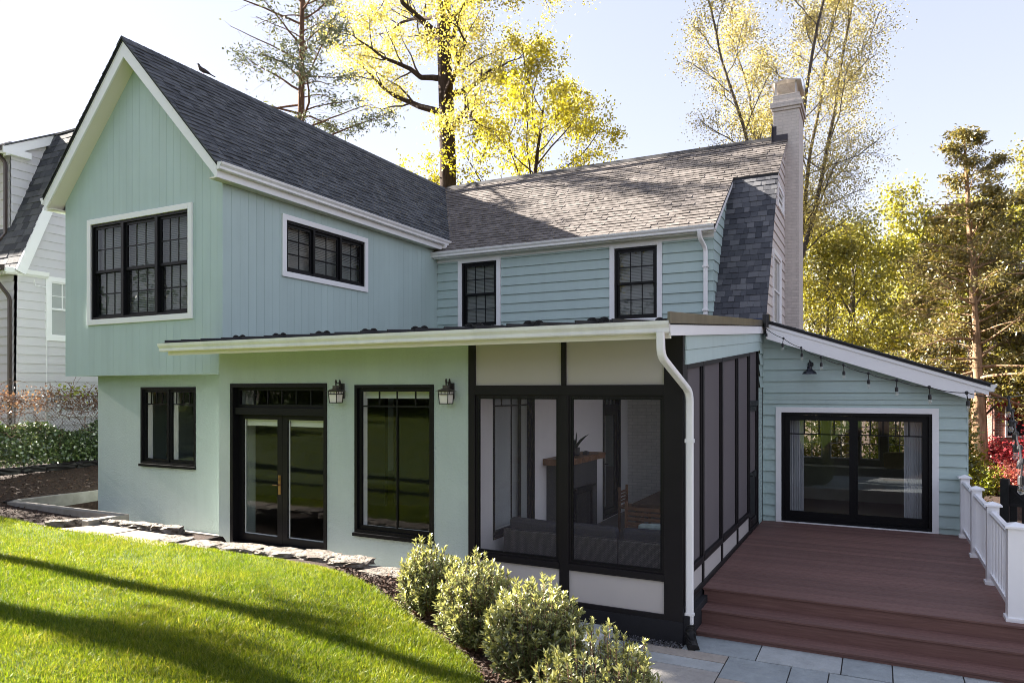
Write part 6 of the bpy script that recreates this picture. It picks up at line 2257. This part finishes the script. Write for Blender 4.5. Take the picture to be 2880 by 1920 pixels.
Wf = Fr((F0[0], F0[1], 0), ((F1[0] - F0[0]) / Lf, (F1[1] - F0[1]) / Lf, 0), ((F1[1] - F0[1]) / Lf, -(F1[0] - F0[0]) / Lf, 0))
for u in (0.0, Lf - .14):
    MB().fbox(Wf, u, u + .15, -.6, .62, -.07, .08).build("post", 'fencewood', bf, bevel=.01)
MB().fbox(Wf, .15, Lf - .14, .44, .50, -.03, .04).fbox(Wf, .15, Lf - .14, .06, .12, -.03, .04).build("rail", 'fencewood', bf)
x = .16
while x < Lf - .28:
    MB().fbox(Wf, x, x + .12, -.58, .06, -.012, .012).build("board", 'fencewood', bf)
    x += .2
lt = MB()
k = 0.15
while k < Lf - .45:
    lt.tube([Wf.P(k, .12, .0), Wf.P(k + .3, .44, .0)], .012, 4)
    lt.tube([Wf.P(k + .3, .12, .012), Wf.P(k, .44, .012)], .012, 4)
    k += .3
lt.build("lattice", 'fencewood', bf)
MB().fbox(Wf, .15, Lf - .14, .12, .44, -.02, -.014).build("board", 'fencewood', bf)

bh = thing("brick_house", "red brick house with a pale shingle roof and grey upper storey on the far right", "house", (8, 40, -.6))
W_b = Fr((0, 38.0, 0), (1, 0, 0), (0, -1, 0))
MB().panel(W_b, 4.6, 15, -.6, 2.35, -.2, 0, []).build("wall", 'redbrick', bh)
MB().box(4.6, 4.75, 38.2, 46, -.6, 2.35).build("wall", 'redbrick', bh)
rf = MB().prism([(4.2, 37.6, 2.35), (15.2, 37.6, 2.35), (15.2, 41, 4.1), (4.2, 41, 4.1)], (0, 0, .1)).build("roof", 'beige', bh)
MB().shingles((0, 37.55, 2.46), (1, 0, 0), (0, .889, .457), [[(4.15, 0), (15.2, 0), (15.2, 3.8), (4.15, 3.8)]], .16, (.3, .6), 77).build("shingles", 'grey_shingle', rf)
MB().box(4.2, 15.2, 37.52, 37.62, 2.25, 2.40).build("fascia", 'white', bh)
MB().box(6.2, 15, 39.2, 44, 3.2, 6.2).build("upper_wall", 'neighbour', bh)
MB().prism([(5.9, 38.8, 6.2), (15.3, 38.8, 6.2), (15.3, 41.6, 8.4), (5.9, 41.6, 8.4)], (0, 0, .12)).build("roof", 'grey_shingle', bh)
W_b2 = Fr((0, 39.2, 0), (1, 0, 0), (0, -1, 0))
for (a, c) in ((7.4, 4.0), (9.6, 4.0)):
    w = MB().frame(W_b2, a, a + .95, c, c + 1.4, .08, 0, .06)
    w.fbox(W_b2, a + .08, a + .87, c + .68, c + .73, .0, .05)
    w = w.build("window", 'white', bh)
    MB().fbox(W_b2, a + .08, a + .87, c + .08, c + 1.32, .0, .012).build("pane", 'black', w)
w = MB().frame(W_b, 5.0, 5.9, .4, 1.9, .08, 0, .06).build("window", 'white', bh)
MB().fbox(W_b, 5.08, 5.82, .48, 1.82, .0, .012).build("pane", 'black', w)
MB().fbox(W_b, 7.5, 8.6, -.4, 1.75, 0, .05).build("door", 'white', bh)
# garden set by the maples
def bistro(x, y, rz_, label):
    t = thing("garden_chair", label, "chair", (x, y, -.55), "red garden chairs by the maples")
    m = MB()
    def tr(p):
        c, s = math.cos(rz_), math.sin(rz_)
        return (x + p[0] * c - p[1] * s, y + p[0] * s + p[1] * c, -.55 + p[2])
    for sx in (-1, 1):
        m.tube([tr((sx * .26, -.28, .02)), tr((sx * .27, -.30, .42)), tr((sx * .27, -.22, .62)), tr((sx * .26, .1, .64)), tr((sx * .25, .2, .5)), tr((sx * .22, .26, .9))], .014, 6)
        m.tube([tr((sx * .26, .3, .02)), tr((sx * .26, .18, .4)), tr((sx * .26, -.28, .4))], .014, 6)
    m.build("frame", 'redmetal', t)
    MB().add([tr(p) for p in [(-.25, -.26, .40), (.25, -.26, .40), (.25, .2, .38), (-.25, .2, .38), (-.25, -.26, .415), (.25, -.26, .415), (.25, .2, .395), (-.25, .2, .395)]], MB.BF).build("seat", 'redmetal', t)
    MB().add([tr(p) for p in [(-.23, .2, .46), (.23, .2, .46), (.23, .215, .46), (-.23, .215, .46), (-.22, .27, .9), (.22, .27, .9), (.22, .285, .9), (-.22, .285, .9)]], MB.BF).build("backrest", 'redmetal', t)
bistro(3.75, 26.4, R(75), "left red metal garden chair beside the pale round table")
bistro(5.4, 26.7, R(-80), "right red metal garden chair beside the pale round table")
t = thing("garden_table", "pale round pedestal table between the red garden chairs", "table", (4.55, 26.5, -.55))
MB().lathe((4.55, 26.5, -.55), [(.42, .72), (.44, .735), (.42, .75)], 24).build("tabletop", 'tabletop', t)
MB().lathe((4.55, 26.5, -.55), [(.22, 0), (.07, .06), (.06, .72)], 14).build("pedestal", 'tabletop', t)
